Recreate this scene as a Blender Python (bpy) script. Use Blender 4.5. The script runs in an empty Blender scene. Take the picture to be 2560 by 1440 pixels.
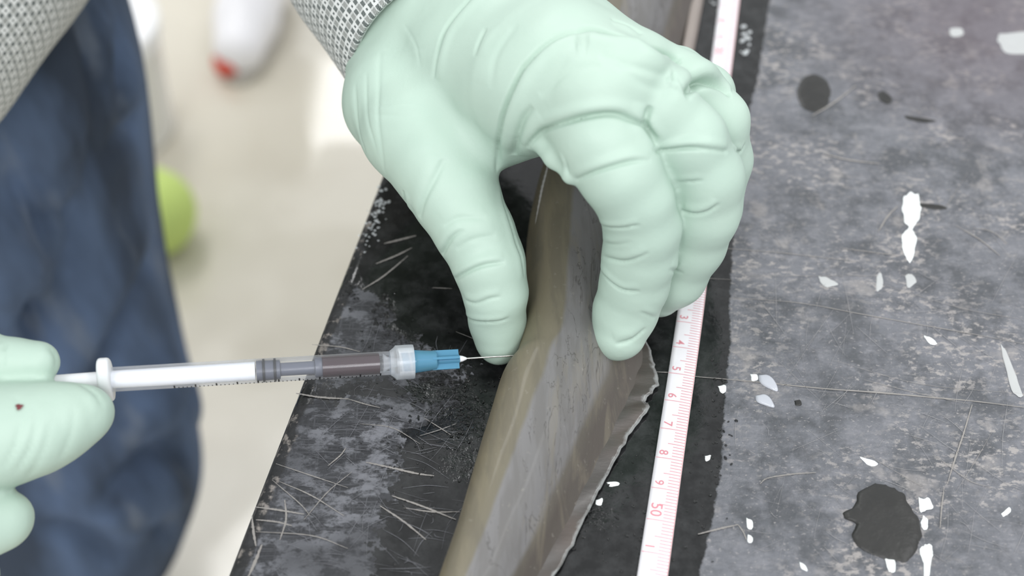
import bpy, math, random
import numpy as np
from mathutils import Vector, Matrix
from mathutils.bvhtree import BVHTree

# ------------------------------------------------------------------ camera, world, light
scene = bpy.context.scene
COL = scene.collection
TT = 0.86                       # table top height above the floor (m)
CAMH = 30.8                     # camera height above the table top (cm)
FPX = 3250.0
PITCH = math.radians(48.0)
SN, CS = math.sin(PITCH), math.cos(PITCH)

cam = bpy.data.cameras.new('camera')
cam.sensor_width = 36.0
cam.lens = FPX / 2560.0 * 36.0
cam.clip_start = 0.01
cam.dof.use_dof = True
cam.dof.focus_distance = 0.378
cam.dof.aperture_fstop = 7.4
cam_o = bpy.data.objects.new('camera', cam)
cam_o.location = (0, 0, TT + CAMH * .01)
cam_o.rotation_euler = (math.pi / 2 - PITCH, 0, 0)
COL.objects.link(cam_o)
scene.camera = cam_o

world = bpy.data.worlds.new('world')
scene.world = world
world.use_nodes = True
bg = world.node_tree.nodes['Background']
bg.inputs[0].default_value = (0.95, 0.98, 1.0, 1)
bg.inputs[1].default_value = 0.92

def area(name, loc, target, sx, sy, power, col=(1, 1, 1)):
    l = bpy.data.lights.new(name, 'AREA')
    l.shape = 'RECTANGLE'; l.size = sx; l.size_y = sy; l.energy = power; l.color = col
    o = bpy.data.objects.new(name, l); COL.objects.link(o)
    o.location = loc
    d = Vector(target) - Vector(loc)
    o.rotation_euler = d.to_track_quat('-Z', 'Y').to_euler()
    return o
# ceiling lamps of the room, and fill lamps added behind the camera
def lamp(x, y, z, sx, sy, power):
    return area('ceiling_or_fill_lamp', (x, y, z), (x, y, 0), sx, sy, power)
lamp(-0.92, 2.2, 3.0, 0.56, 1.4, 27)
lamp(-0.72, 5.0, 3.0, 0.5, 1.0, 11)
lamp(-2.2, 5.0, 3.0, 0.5, 1.4, 16)
lamp(1.5, 0.2, 3.0, 0.55, 1.9, 22)  # side lamp, strengthened as fill
lamp(-0.8, -1.8, 3.0, 0.55, 1.9, 34)  # front fill added behind the camera to brighten the finger fronts
lamp(0.8, -1.9, 3.0, 0.55, 1.9, 34)  # second front fill, added for the same brightening

vs = scene.view_settings
vs.view_transform = 'Standard'; vs.look = 'None'; vs.gamma = 1.0; vs.use_curve_mapping = False
vs.exposure = 0.06
cy = scene.cycles
cy.max_bounces = 7; cy.diffuse_bounces = 3; cy.glossy_bounces = 3; cy.transmission_bounces = 6; cy.transparent_max_bounces = 12; cy.caustics_reflective = False; cy.caustics_refractive = False

random.seed(7)
RNG = np.random.default_rng(7)

# ------------------------------------------------------------------ projection helpers (cm, origin on the table top under the camera)
def ray(px, py):
    a = (px - 1280.0) / FPX; b = (720.0 - py) / FPX
    return np.array([a, CS + b * SN, -SN + b * CS])
def P(px, py, z=0.0):
    d = ray(px, py); D = (CAMH - z) / -d[2]
    q = d * D; q[2] = z
    return q
def PD(px, py, D):
    q = ray(px, py) * D
    q[2] += CAMH
    return q
def depth_at(p):
    return p[1] * CS - (p[2] - CAMH) * SN
def PR(px, py, z, rpx):
    p = P(px, py, z)
    return (p, rpx * depth_at(p) / FPX)
def W(p):
    return Vector((p[0] * .01, p[1] * .01, p[2] * .01 + TT))

# ------------------------------------------------------------------ object helpers
def tag(o, label=None, cat=None, group=None, kind=None):
    if label: o['label'] = label
    if cat: o['category'] = cat
    if group: o['group'] = group
    if kind: o['kind'] = kind
    return o
def empty(name, loc_cm):
    o = bpy.data.objects.new(name, None); o.empty_display_size = .02
    o.location = W(loc_cm); COL.objects.link(o)
    return o
def link(name, me, mat, parent=None):
    o = bpy.data.objects.new(name, me); COL.objects.link(o)
    if mat is not None: me.materials.append(mat)
    if parent is not None:
        o.parent = parent
        o.matrix_parent_inverse = Matrix.Translation(parent.location).inverted()
    return o
def mesh_cm(name, verts, faces, mat, parent=None, smooth=True):
    """verts in cm (table frame) -> mesh object in metres"""
    v = np.asarray(verts, dtype=float) * .01
    v[:, 2] += TT
    me = bpy.data.meshes.new(name)
    me.from_pydata(v.tolist(), [], [list(map(int, f)) for f in faces])
    if smooth: me.polygons.foreach_set('use_smooth', [True] * len(me.polygons))
    me.update()
    return link(name, me, mat, parent)
def catmull(pts, n):
    pts = [np.asarray(p, float) for p in pts]
    if len(pts) == 2:
        return [pts[0] + (pts[1] - pts[0]) * i / n for i in range(n + 1)]
    q = [2 * pts[0] - pts[1]] + pts + [2 * pts[-1] - pts[-2]]
    out = []
    for i in range(1, len(q) - 2):
        a, b, c, d = q[i - 1:i + 3]
        for k in range(n):
            t = k / n
            out.append(.5 * (2 * b + (c - a) * t + (2 * a - 5 * b + 4 * c - d) * t * t + (3 * b - a - 3 * c + d) * t ** 3))
    out.append(pts[-1])
    return out

# ------------------------------------------------------------------ node helpers
class NT:
    def __init__(s, name):
        s.m = bpy.data.materials.new(name); s.m.use_nodes = True
        s.t = s.m.node_tree; s.t.nodes.clear()
        s.out = s.n('ShaderNodeOutputMaterial')
    def n(s, ty, **kw):
        nd = s.t.nodes.new(ty)
        for k, v in kw.items(): setattr(nd, k, v)
        return nd
    def l(s, a, b): s.t.links.new(a, b)
    def put(s, sock, v):
        if hasattr(v, 'is_output') or isinstance(v, bpy.types.NodeSocket): s.l(v, sock)
        elif isinstance(v, (tuple, list)) and len(v) == 3 and sock.type == 'RGBA': sock.default_value = (*v, 1)
        elif sock.type == 'RGBA' and isinstance(v, (int, float)): sock.default_value = (v, v, v, 1)
        else: sock.default_value = v
    def math(s, op, a, b=None, c=None, clamp=False):
        nd = s.n('ShaderNodeMath', operation=op); nd.use_clamp = clamp
        s.put(nd.inputs[0], a)
        if b is not None: s.put(nd.inputs[1], b)
        if c is not None: s.put(nd.inputs[2], c)
        return nd.outputs[0]
    def obj(s): return s.n('ShaderNodeTexCoord').outputs['Object']
    def uv(s): return s.n('ShaderNodeTexCoord').outputs['UV']
    def mapping(s, v, scale=(1, 1, 1), rot=(0, 0, 0), loc=(0, 0, 0)):
        nd = s.n('ShaderNodeMapping'); s.l(v, nd.inputs[0])
        nd.inputs['Scale'].default_value = scale; nd.inputs['Rotation'].default_value = rot; nd.inputs['Location'].default_value = loc
        return nd.outputs[0]
    def noise(s, v, scale, detail=4, rough=.55, dist=0):
        nd = s.n('ShaderNodeTexNoise'); s.l(v, nd.inputs['Vector'])
        nd.inputs['Scale'].default_value = scale; nd.inputs['Detail'].default_value = detail
        nd.inputs['Roughness'].default_value = rough; nd.inputs['Distortion'].default_value = dist
        return nd.outputs['Fac']
    def voro(s, v, scale, feature='F1', out='Distance', rnd=1):
        nd = s.n('ShaderNodeTexVoronoi', feature=feature); s.l(v, nd.inputs['Vector'])
        nd.inputs['Scale'].default_value = scale; nd.inputs['Randomness'].default_value = rnd
        return nd.outputs[out]
    def ramp(s, fac, stops, interp='LINEAR'):
        nd = s.n('ShaderNodeValToRGB'); s.put(nd.inputs[0], fac)
        cr = nd.color_ramp; cr.interpolation = interp
        while len(cr.elements) < len(stops): cr.elements.new(.5)
        for e, (p, c) in zip(cr.elements, stops):
            e.position = p
            e.color = (c, c, c, 1) if not isinstance(c, (tuple, list)) else (*c, 1)
        return nd.outputs[0]
    def mix(s, f, a, b, blend='MIX'):
        nd = s.n('ShaderNodeMix', data_type='RGBA', blend_type=blend)
        s.put(nd.inputs[0], f); s.put(nd.inputs[6], a); s.put(nd.inputs[7], b)
        return nd.outputs[2]
    def attr(s, name):
        return s.n('ShaderNodeAttribute', attribute_name=name).outputs['Fac']
    def bump(s, h, strength=.3, dist=.001, normal=None):
        nd = s.n('ShaderNodeBump'); s.put(nd.inputs['Height'], h)
        nd.inputs['Strength'].default_value = strength; nd.inputs['Distance'].default_value = dist
        if normal is not None: s.l(normal, nd.inputs['Normal'])
        return nd.outputs[0]
    def bsdf(s, **kw):
        nd = s.n('ShaderNodeBsdfPrincipled')
        for k, v in kw.items(): s.put(nd.inputs[k.replace('_', ' ')], v)
        s.l(nd.outputs[0], s.out.inputs[0])
        return nd

def simple(name, col, rough=.5, **kw):
    m = NT(name)
    o = m.obj()
    c = m.mix(m.noise(o, 180, 3), tuple(x * .93 for x in col), tuple(min(1, x * 1.05) for x in col))
    m.bsdf(Base_Color=c, Roughness=rough, **kw)
    return m.m

# ------------------------------------------------------------------ signed-distance modelling
def surface_nets(F, org, h):
    s = (F < 0)
    n = F.shape
    c = np.zeros([k - 1 for k in n], np.int8)
    for dx in (0, 1):
        for dy in (0, 1):
            for dz in (0, 1):
                c += s[dx:n[0] - 1 + dx, dy:n[1] - 1 + dy, dz:n[2] - 1 + dz]
    act = (c > 0) & (c < 8)
    I = np.argwhere(act)
    idx = -np.ones(act.shape, np.int64); idx[act] = np.arange(len(I))
    acc = np.zeros((len(I), 3)); cnt = np.zeros(len(I))
    cor = [(x, y, z) for x in (0, 1) for y in (0, 1) for z in (0, 1)]
    val = {q: F[I[:, 0] + q[0], I[:, 1] + q[1], I[:, 2] + q[2]] for q in cor}
    for a in cor:
        for ax in range(3):
            if a[ax] == 0:
                b = list(a); b[ax] = 1; b = tuple(b)
                va, vb = val[a], val[b]
                m = (va < 0) != (vb < 0)
                t = np.where(m, va / np.where(m, va - vb, 1), 0)
                p = np.tile(np.array(a, float), (len(I), 1)); p[:, ax] += t
                acc[m] += p[m]; cnt[m] += 1
    V = (I + acc / cnt[:, None]) * h + org
    faces = []
    for ax in range(3):
        u, w = (ax + 1) % 3, (ax + 2) % 3
        sl0 = [slice(None)] * 3; sl1 = [slice(None)] * 3
        sl0[ax] = slice(0, -1); sl1[ax] = slice(1, None)
        A, B = s[tuple(sl0)], s[tuple(sl1)]
        E = np.argwhere(A != B)
        ok = (E[:, u] > 0) & (E[:, w] > 0) & (E[:, u] < n[u] - 1) & (E[:, w] < n[w] - 1)
        E = E[ok]
        ins = A[E[:, 0], E[:, 1], E[:, 2]]
        def cell(du, dw):
            q = E.copy(); q[:, u] += du; q[:, w] += dw
            return idx[q[:, 0], q[:, 1], q[:, 2]]
        q = np.stack([cell(-1, -1), cell(0, -1), cell(0, 0), cell(-1, 0)], 1)
        q[~ins] = q[~ins][:, ::-1]
        faces.append(q)
    return V, np.concatenate(faces)

class Field:
    def __init__(s, lo, hi, h):
        s.lo = np.array(lo, float); s.h = h
        s.n = np.ceil((np.array(hi) - s.lo) / h).astype(int) + 1
        s.ax = [s.lo[i] + np.arange(s.n[i]) * h for i in range(3)]
    def new(s): return np.full(s.n, 3.0, np.float32)
    def cone(s, F, a, ra, b, rb, k):
        a = np.asarray(a, float); b = np.asarray(b, float)
        m = max(ra, rb) + k + 1.2
        lo = np.minimum(a, b) - m; hi = np.maximum(a, b) + m
        i0 = np.clip(((lo - s.lo) / s.h).astype(int), 0, s.n); i1 = np.clip(((hi - s.lo) / s.h).astype(int) + 1, 0, s.n)
        if (i1 <= i0).any(): return
        X = s.ax[0][i0[0]:i1[0]][:, None, None].astype(np.float32)
        Y = s.ax[1][i0[1]:i1[1]][None, :, None].astype(np.float32)
        Z = s.ax[2][i0[2]:i1[2]][None, None, :].astype(np.float32)
        d = b - a; L = max(float(d @ d), 1e-9)
        t = np.clip(((X - a[0]) * d[0] + (Y - a[1]) * d[1] + (Z - a[2]) * d[2]) / L, 0, 1)
        dist = np.sqrt((X - a[0] - t * d[0]) ** 2 + (Y - a[1] - t * d[1]) ** 2 + (Z - a[2] - t * d[2]) ** 2) - (ra + (rb - ra) * t)
        sub = F[i0[0]:i1[0], i0[1]:i1[1], i0[2]:i1[2]]
        sub[...] = smin(sub, dist, k)
    def chain(s, F, pts, k):
        for (a, ra), (b, rb) in zip(pts[:-1], pts[1:]): s.cone(F, a, ra, b, rb, k)
def smin(a, b, k):
    if k <= 0: return np.minimum(a, b)
    h = np.maximum(k - np.abs(a - b), 0) / k
    return np.minimum(a, b) - h * h * k * .25

def vnormals(V, Fc):
    n = np.zeros_like(V)
    a, b, c, d = (V[Fc[:, i]] for i in range(4))
    fn = np.cross(c - a, d - b)
    for i in range(4): np.add.at(n, Fc[:, i], fn)
    return n / np.maximum(np.linalg.norm(n, axis=1), 1e-9)[:, None]

def relax(V, Fc, it=2, w=.5):
    E = np.concatenate([Fc[:, [0, 1]], Fc[:, [1, 2]], Fc[:, [2, 3]], Fc[:, [3, 0]]])
    cnt = np.bincount(E[:, 0], minlength=len(V)) + np.bincount(E[:, 1], minlength=len(V))
    for _ in range(it):
        acc = np.zeros_like(V)
        for k in range(3):
            acc[:, k] = np.bincount(E[:, 0], V[E[:, 1], k], len(V)) + np.bincount(E[:, 1], V[E[:, 0], k], len(V))
        V = V + w * (acc / cnt[:, None] - V)
    return V

def slack(V, N, amp, seed, wl=(2.6, 1.3)):
    """soft irregular slackness of the rubber"""
    r = np.random.default_rng(seed); d = np.zeros(len(V))
    for w in wl:
        for _ in range(5):
            k = r.normal(size=3); k *= 2 * math.pi / w / np.linalg.norm(k)
            d += np.sin(V @ k + r.uniform(0, 6.28)) * w / wl[0]
    return V + N * (d * amp / 5)[:, None]
def bvh_of(V, Fc):
    return BVHTree.FromPolygons(V.tolist(), Fc.tolist())
def hits(bvh, pts, step=5):
    q = catmull([(x, y) for x, y in pts], 12)
    out = []
    o = Vector((0, 0, CAMH))
    for x, y in q:
        h = bvh.ray_cast(o, Vector(ray(x, y)).normalized())
        if h[0] is not None: out.append(np.array(h[0]))
    return np.array(out)
def crease(V, N, line, depth, width, ridge=.42):
    """press a fold along a 3-D line into the surface, with a raised lip along it"""
    if len(line) < 2: return V
    lo = line.min(0) - 6 * width - .1; hi = line.max(0) + 6 * width + .1
    ids = np.where(((V > lo) & (V < hi)).all(1))[0]
    if not len(ids): return V
    q = V[ids]
    best = np.full(len(ids), 1e9); par = np.zeros(len(ids)); sgn = np.ones(len(ids))
    seg = np.linalg.norm(np.diff(line, axis=0), axis=1); cum = np.concatenate([[0], np.cumsum(seg)]); tot = cum[-1]
    for i in range(len(line) - 1):
        a, b = line[i], line[i + 1]; d = b - a; L = max(d @ d, 1e-12)
        t = np.clip((q - a) @ d / L, 0, 1)
        ds = np.linalg.norm(q - a - t[:, None] * d, axis=1)
        m = ds < best
        sd = np.einsum('ij,ij->i', np.cross(np.broadcast_to(d, q.shape), N[ids]), q - a)
        sgn[m] = np.where(sd[m] < 0, -1, 1)
        best[m] = ds[m]; par[m] = (cum[i] + t[m] * math.sqrt(L)) / tot
    fade = np.clip(np.sin(np.clip(par, 0, 1) * math.pi), 0, 1) ** .45
    x = best * sgn / width
    g = depth * (-np.exp(-(x / .62) ** 2) + ridge * np.exp(-((x - 2.1) / 1.7) ** 2))
    V = V.copy()
    V[ids] += N[ids] * (g * fade)[:, None]
    return V

# ================================================================== MATERIALS
def mat_glove():
    m = NT('mint_nitrile')
    o = m.obj()
    big = m.noise(o, 30, 3)
    col = m.mix(m.ramp(big, [(.3, 0), (.7, 1)]), (.435, .565, .485), (.47, .60, .515))
    fine = m.noise(o, 260, 4, .6)
    micro = m.noise(o, 2500, 2)
    b1 = m.bump(fine, .10, .0012)
    b2 = m.bump(micro, .10, .0002, b1)
    m.bsdf(Base_Color=col, Roughness=m.ramp(m.noise(o, 60, 3), [(.3, .42), (.7, .56)]), Specular_IOR_Level=.40, Normal=b2)
    return m.m
def mat_table():
    m = NT('scratched_black_worktop')
    o = m.obj()
    wetA = m.attr('wet')                                      # 0 dry .. 1 wet film of water; also holds the syringe's painted shadow
    edge = m.noise(o, 330, 4, .65)
    blot = m.noise(o, 95, 5, .6)
    leftA = m.attr('patchy')
    wv = m.math('ADD', wetA, m.math('MULTIPLY', m.math('SUBTRACT', edge, .5), .55))
    blot2 = m.math('ADD', m.math('MULTIPLY', blot, .45), m.math('MULTIPLY', m.noise(o, 300, 5, .68), .55))
    wv = m.math('ADD', wv, m.math('MULTIPLY', m.math('MULTIPLY', m.math('SUBTRACT', blot2, .51), 6.5), leftA))
    wet = m.ramp(wv, [(.44, 0), (.56, 1)])
    # dry worn surface
    n1 = m.noise(o, 22, 5, .6)
    n2 = m.noise(m.mapping(o, (60, 900, 60), (0, 0, .25)), 1, 5, .7)
    n3 = m.noise(m.mapping(o, (700, 70, 60), (0, 0, .1)), 1, 4, .7)
    dry = m.mix(m.ramp(n1, [(.3, 0), (.72, 1)]), (.098, .103, .116), (.166, .171, .191))
    n4 = m.noise(m.mapping(o, (1, 1.7, 1), (0, 0, .2)), 150, 5, .72)
    dry = m.mix(m.math('MULTIPLY', m.ramp(n2, [(.5, 0), (.78, 1)]), .22), dry, (.27, .275, .30))
    dry = m.mix(m.math('MULTIPLY', m.ramp(n3, [(.5, 0), (.78, 1)]), .18), dry, (.25, .255, .28))
    dry = m.mix(m.math('MULTIPLY', m.ramp(n4, [(.48, 0), (.66, 1)]), .55), dry, (.235, .235, .255))
    dark = m.noise(o, 60, 5, .7)
    dry = m.mix(m.math('MULTIPLY', m.ramp(dark, [(.38, 1), (.53, 0)]), .7), dry, (.045, .049, .055))
    # pale chips and stains
    p1 = m.ramp(m.noise(m.mapping(o, (1, 1.7, 1), (0, 0, .2)), 330, 5, .66), [(.53, 0), (.60, 1)])
    p2 = m.ramp(m.noise(m.mapping(o, (1, 1, 1), loc=(1.3, 0, 0)), 34, 4, .6), [(.47, .04), (.60, 1)])
    pale = m.math('MULTIPLY', m.math('MULTIPLY', p1, p2), .75)
    dry = m.mix(pale, dry, (.36, .335, .32))
    p3 = m.ramp(m.noise(m.mapping(o, (1, 1.5, 1), loc=(3, 1, 0)), 700, 4, .65), [(.60, 0), (.68, 1)])
    dry = m.mix(m.math('MULTIPLY', p3, .55), dry, (.38, .355, .345))
    p4 = m.ramp(m.noise(m.mapping(o, (1, 1, 1), loc=(7, 2, 0)), 75, 4, .6), [(.60, 0), (.68, 1)])
    dry = m.mix(m.math('MULTIPLY', p4, .45), dry, (.32, .30, .29))
    # a purple-brown stain at the far right
    st = m.attr('stain')
    dry = m.mix(m.math('MULTIPLY', st, .5), dry, (.12, .088, .105))
    # left, scratched margin: black with grey scuffs
    scr = m.noise(m.mapping(o, (70, 1500, 60), (0, 0, -.55)), 1, 4, .7)
    scr2 = m.noise(m.mapping(o, (1500, 80, 60), (0, 0, -.3)), 1, 4, .7)
    scr4 = m.noise(m.mapping(o, (60, 1300, 60), (0, 0, .15)), 1, 4, .7)
    sc3 = m.noise(m.mapping(o, (1, 1.5, 1), (0, 0, -.4)), 130, 6, .75)
    soft = m.noise(o, 35, 3, .5)
    lines = m.math('MAXIMUM', m.math('MAXIMUM', m.ramp(scr, [(.52, 0), (.68, .9)]), m.ramp(scr2, [(.54, 0), (.70, .8)])), m.ramp(scr4, [(.55, 0), (.70, .9)]))
    scf = m.math('MAXIMUM', m.math('MULTIPLY', lines, m.ramp(soft, [(.35, .12), (.65, .5)])), m.math('MULTIPLY', m.ramp(sc3, [(.47, 0), (.57, .9)]), m.ramp(soft, [(.38, .3), (.62, 1)])))
    marg = m.mix(scf, (.026, .027, .031), (.20, .205, .228))
    dry = m.mix(m.attr('margin'), dry, marg)
    rim = m.math('ADD', m.attr('rim'), m.math('MULTIPLY', m.math('SUBTRACT', blot, .5), 1.1))
    dry = m.mix(m.ramp(rim, [(.42, 0), (.6, .9)]), dry, m.mix(m.ramp(m.noise(o, 210, 5, .65), [(.55, 0), (.64, 1)]), (.016, .016, .017), (.26, .235, .215)))
    # wet
    wn = m.noise(o, 150, 5, .65)
    wcol = m.mix(m.ramp(wn, [(.4, 0), (.75, 1)]), (.006, .0062, .0065), (.032, .033, .034))
    col = m.mix(wet, dry, wcol)
    rough = m.mix(wet, m.ramp(n1, [(.3, .42), (.7, .6)]), m.ramp(wn, [(.3, .04), (.7, .14)]))
    hb = m.math('ADD', m.math('MULTIPLY', m.noise(o, 900, 4, .7), .6), m.noise(o, 260, 5, .7))
    rip = m.noise(o, 200, 4, .6, .6)
    h = m.mix(wet, hb, m.mix(m.attr('glint'), rip, m.noise(o, 420, 4, .6, .4)))
    bst = m.math('ADD', m.math('SUBTRACT', .40, m.math('MULTIPLY', wet, .27)), m.math('MULTIPLY', m.attr('glint'), .85))
    bn = m.n('ShaderNodeBump'); m.put(bn.inputs['Height'], h); m.put(bn.inputs['Strength'], bst); bn.inputs['Distance'].default_value = .0009
    bmp = bn.outputs[0]
    m.bsdf(Base_Color=col, Roughness=rough, Normal=bmp, Specular_IOR_Level=.5)
    return m.m
def mat_fish():
    m = NT('fish_skin')
    o = m.obj()
    a = m.attr('across'); al = m.attr('along')
    wob = m.noise(o, 45, 4, .6)
    aa = m.math('ADD', a, m.math('MULTIPLY', m.math('SUBTRACT', wob, .5), .07))
    col = m.ramp(aa, [(.0, (.215, .18, .115)), (.14, (.185, .163, .112)), (.33, (.160, .145, .106)), (.365, (.185, .181, .182)), (.55, (.150, .147, .146)), (.76, (.182, .178, .178)), (.80, (.115, .104, .086)), (.86, (.088, .076, .066)), (1.0, (.080, .069, .060))])
    lo = m.noise(m.mapping(o, (260, 40, 60), (0, 0, -.2)), 1, 5, .6, .4)
    col = m.mix(m.math('MULTIPLY', m.ramp(lo, [(.42, 1), (.56, 0)]), .30), col, (.085, .078, .066))
    tan = m.noise(m.mapping(o, (160, 30, 60), (0, 0, -.2), (2, 5, 0)), 1, 5, .6, .8)
    col = m.mix(m.math('MULTIPLY', m.ramp(tan, [(.54, 0), (.66, 1)]), .35), col, (.21, .185, .135))
    sp = m.ramp(m.noise(o, 520, 3, .5), [(.66, 0), (.74, 1)])
    col = m.mix(m.math('MULTIPLY', sp, .22), col, (.34, .32, .28))
    ct = m.noise(m.mapping(o, (190, 42, 60), (0, 0, -.22), (1, 3, 0)), 1, 4, .6, .9)
    ln = m.ramp(m.math('ABSOLUTE', m.math('SUBTRACT', ct, .53)), [(.0, 1), (.014, 0)])
    top = m.ramp(aa, [(.36, 0), (.42, 1), (.74, 1), (.8, 0)])
    col = m.mix(m.math('MULTIPLY', m.math('MULTIPLY', ln, top), .7), col, (.055, .05, .045))
    b = m.bump(m.noise(m.mapping(o, (240, 50, 80), (0, 0, -.2)), 1, 4, .55, .5), .22, .0012)
    b2 = m.bump(m.noise(o, 1600, 3), .08, .0003, b)
    m.bsdf(Base_Color=col, Roughness=.55, Specular_IOR_Level=.4, Normal=b2, Coat_Weight=.12, Coat_Roughness=.12)
    return m.m
def mat_fin():
    m = NT('fin_membrane')
    o = m.obj()
    a = m.attr('across')
    ray_ = m.noise(m.mapping(o, (60, 300, 60), (0, 0, .75)), 1, 5, .65)
    col = m.mix(m.ramp(ray_, [(.35, 0), (.75, 1)]), (.050, .044, .039), (.070, .061, .055))
    br = m.noise(o, 38, 3)
    col = m.mix(m.math('MULTIPLY', m.ramp(br, [(.5, 0), (.65, 1)]), .45), col, (.10, .07, .055))
    edge = m.math('ADD', a, m.math('MULTIPLY', m.math('SUBTRACT', m.noise(o, 260, 4, .7), .5), .5))
    col = m.mix(m.ramp(edge, [(.84, 0), (1.04, 1)]), col, (.24, .25, .245))
    m.bsdf(Base_Color=col, Roughness=.34, Normal=m.bump(ray_, .3, .0008), Coat_Weight=.6, Coat_Roughness=.12)
    return m.m
def mat_check():
    m = NT('checked_wool')
    sep = m.n('ShaderNodeSeparateXYZ'); m.l(m.uv(), sep.inputs[0])
    wob = m.math('MULTIPLY', m.math('SUBTRACT', m.noise(m.uv(), 700, 3), .5), .0005)
    U = m.math('ADD', sep.outputs[0], wob); Vv = m.math('ADD', sep.outputs[1], wob)
    R = .0050
    def cell(x): return m.math('ABSOLUTE', m.math('SUBTRACT', m.math('FRACT', m.math('DIVIDE', x, R)), .5))
    ca, cb = cell(U), cell(Vv)
    inA, inB = m.math('LESS_THAN', ca, .30), m.math('LESS_THAN', cb, .30)
    cA, cB = m.math('LESS_THAN', ca, .17), m.math('LESS_THAN', cb, .17)
    dA, dB = m.math('LESS_THAN', ca, .09), m.math('LESS_THAN', cb, .09)
    tw = m.math('FRACT', m.math('DIVIDE', m.math('ADD', U, Vv), R / 7))
    twl = m.math('GREATER_THAN', tw, .5)
    grey = m.mix(twl, (.20, .215, .205), (.42, .435, .42))
    band = m.mix(twl, (.70, .72, .71), (.42, .44, .43))
    line = m.mix(twl, (.05, .068, .065), (.22, .24, .235))
    ba = m.mix(cA, band, line); bb = m.mix(cB, band, line)
    col = m.mix(inA, grey, ba)
    col = m.mix(inB, col, bb)
    both = m.math('MULTIPLY', inA, inB)
    star = m.mix(m.math('MULTIPLY', dA, dB), (.70, .72, .71), (.11, .125, .125))
    col = m.mix(both, col, star)
    wv = m.math('ADD', m.math('SINE', m.math('MULTIPLY', U, 2 * math.pi / (R / 10))), m.math('SINE', m.math('MULTIPLY', Vv, 2 * math.pi / (R / 10))))
    m.bsdf(Base_Color=col, Roughness=.9, Specular_IOR_Level=.1, Normal=m.bump(wv, .25, .0003), Sheen_Weight=.2)
    return m.m
def mat_denim():
    m = NT('dark_blue_denim')
    o = m.obj()
    n = m.noise(m.mapping(o, (18, 18, 5), (0, .15, 0)), 1, 4, .55)
    col = m.mix(m.ramp(n, [(.38, 0), (.66, 1)]), (.030, .043, .068), (.115, .172, .295))
    br = m.noise(m.mapping(o, (40, 40, 9), (0, -.2, 0), (4, 2, 1)), 1, 3, .5)
    col = m.mix(m.math('MULTIPLY', m.ramp(br, [(.55, 0), (.68, 1)]), .6), col, (.19, .22, .27))
    tw = m.noise(o, 1500, 2)
    col = m.mix(m.math('MULTIPLY', tw, .35), col, (.10, .12, .16))
    m.bsdf(Base_Color=col, Roughness=.85, Specular_IOR_Level=.15, Normal=m.bump(tw, .3, .0006))
    return m.m
def mat_floor():
    m = NT('pale_beige_floor')
    o = m.obj()
    n = m.noise(o, 1.6, 4, .5)
    col = m.mix(m.ramp(n, [(.3, 0), (.7, 1)]), (.60, .555, .455), (.70, .66, .57))
    n2 = m.noise(o, 9, 4, .6)
    col = m.mix(m.math('MULTIPLY', m.ramp(n2, [(.5, 0), (.75, 1)]), .4), col, (.50, .45, .36))
    pud = m.ramp(m.noise(o, 3.2, 3, .5), [(.47, 1), (.56, 0)])
    rough = m.mix(pud, .32, .07)
    m.bsdf(Base_Color=col, Roughness=rough, Specular_IOR_Level=.6, Normal=m.bump(m.noise(o, 60, 3), .05, .001))
    return m.m
def mat_clear(name, tint=(1, 1, 1), transp=.86, white=.05, rough=.06):
    """thin clear plastic: mostly see-through, a little milky, glossy surface"""
    m = NT(name)
    o = m.obj()
    tr = m.n('ShaderNodeBsdfTransparent'); tr.inputs[0].default_value = (*tint, 1)
    df = m.n('ShaderNodeBsdfPrincipled')
    m.put(df.inputs['Base Color'], m.mix(m.noise(o, 200, 2), tuple(c * .9 for c in tint), tint))
    df.inputs['Roughness'].default_value = rough
    df.inputs['Specular IOR Level'].default_value = .7
    mx = m.n('ShaderNodeMixShader')
    fr = m.n('ShaderNodeLayerWeight'); fr.inputs[0].default_value = .35
    f = m.math('ADD', m.math('MULTIPLY', fr.outputs['Fresnel'], .5), 1 - transp + white, clamp=True)
    m.l(f, mx.inputs[0]); m.l(tr.outputs[0], mx.inputs[1]); m.l(df.outputs[0], mx.inputs[2])
    m.l(mx.outputs[0], m.out.inputs[0])
    return m.m
def mat_water():
    m = NT('clear_water')
    o = m.obj()
    m.bsdf(Base_Color=(1, 1, 1), Roughness=.02, IOR=1.33, Transmission_Weight=1.0, Normal=m.bump(m.noise(o, 400, 2), .05, .0005))
    return m.m

M_glove = mat_glove(); M_table = mat_table(); M_fish = mat_fish(); M_fin = mat_fin(); M_check = mat_check()
M_denim = mat_denim(); M_floor = mat_floor(); M_water = mat_water()

# ================================================================== FLOOR
def grid_plane(name, x0, x1, y0, y1, n, z, mat):
    vs_ = [(x0 + (x1 - x0) * i / n, y0 + (y1 - y0) * j / n, z) for j in range(n + 1) for i in range(n + 1)]
    fs = [(j * (n + 1) + i, j * (n + 1) + i + 1, (j + 1) * (n + 1) + i + 1, (j + 1) * (n + 1) + i) for j in range(n) for i in range(n)]
    return mesh_cm(name, vs_, fs, mat)
floor = grid_plane('floor', -400, 400, -300, 500, 8, -TT * 100, M_floor)
tag(floor, 'pale beige shiny floor around the table', 'floor', kind='structure')

# ================================================================== TABLE
TU = np.array([.1943, .9809, 0]); TW = np.array([.9809, -.1943, 0])
E0 = P(945, 450, 0)
def tab(s, t, z=0.0):                    # s across from the left edge, t along
    return E0 + TW * s + TU * t + np.array([0, 0, z])
def to_st(p):
    d = np.asarray(p) - E0
    return d @ TW, d @ TU
table = empty('work_table', tab(0, 0, -TT * 100))
tag(table, 'scratched black work table with wet top carrying the fish and tape', 'table')

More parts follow.
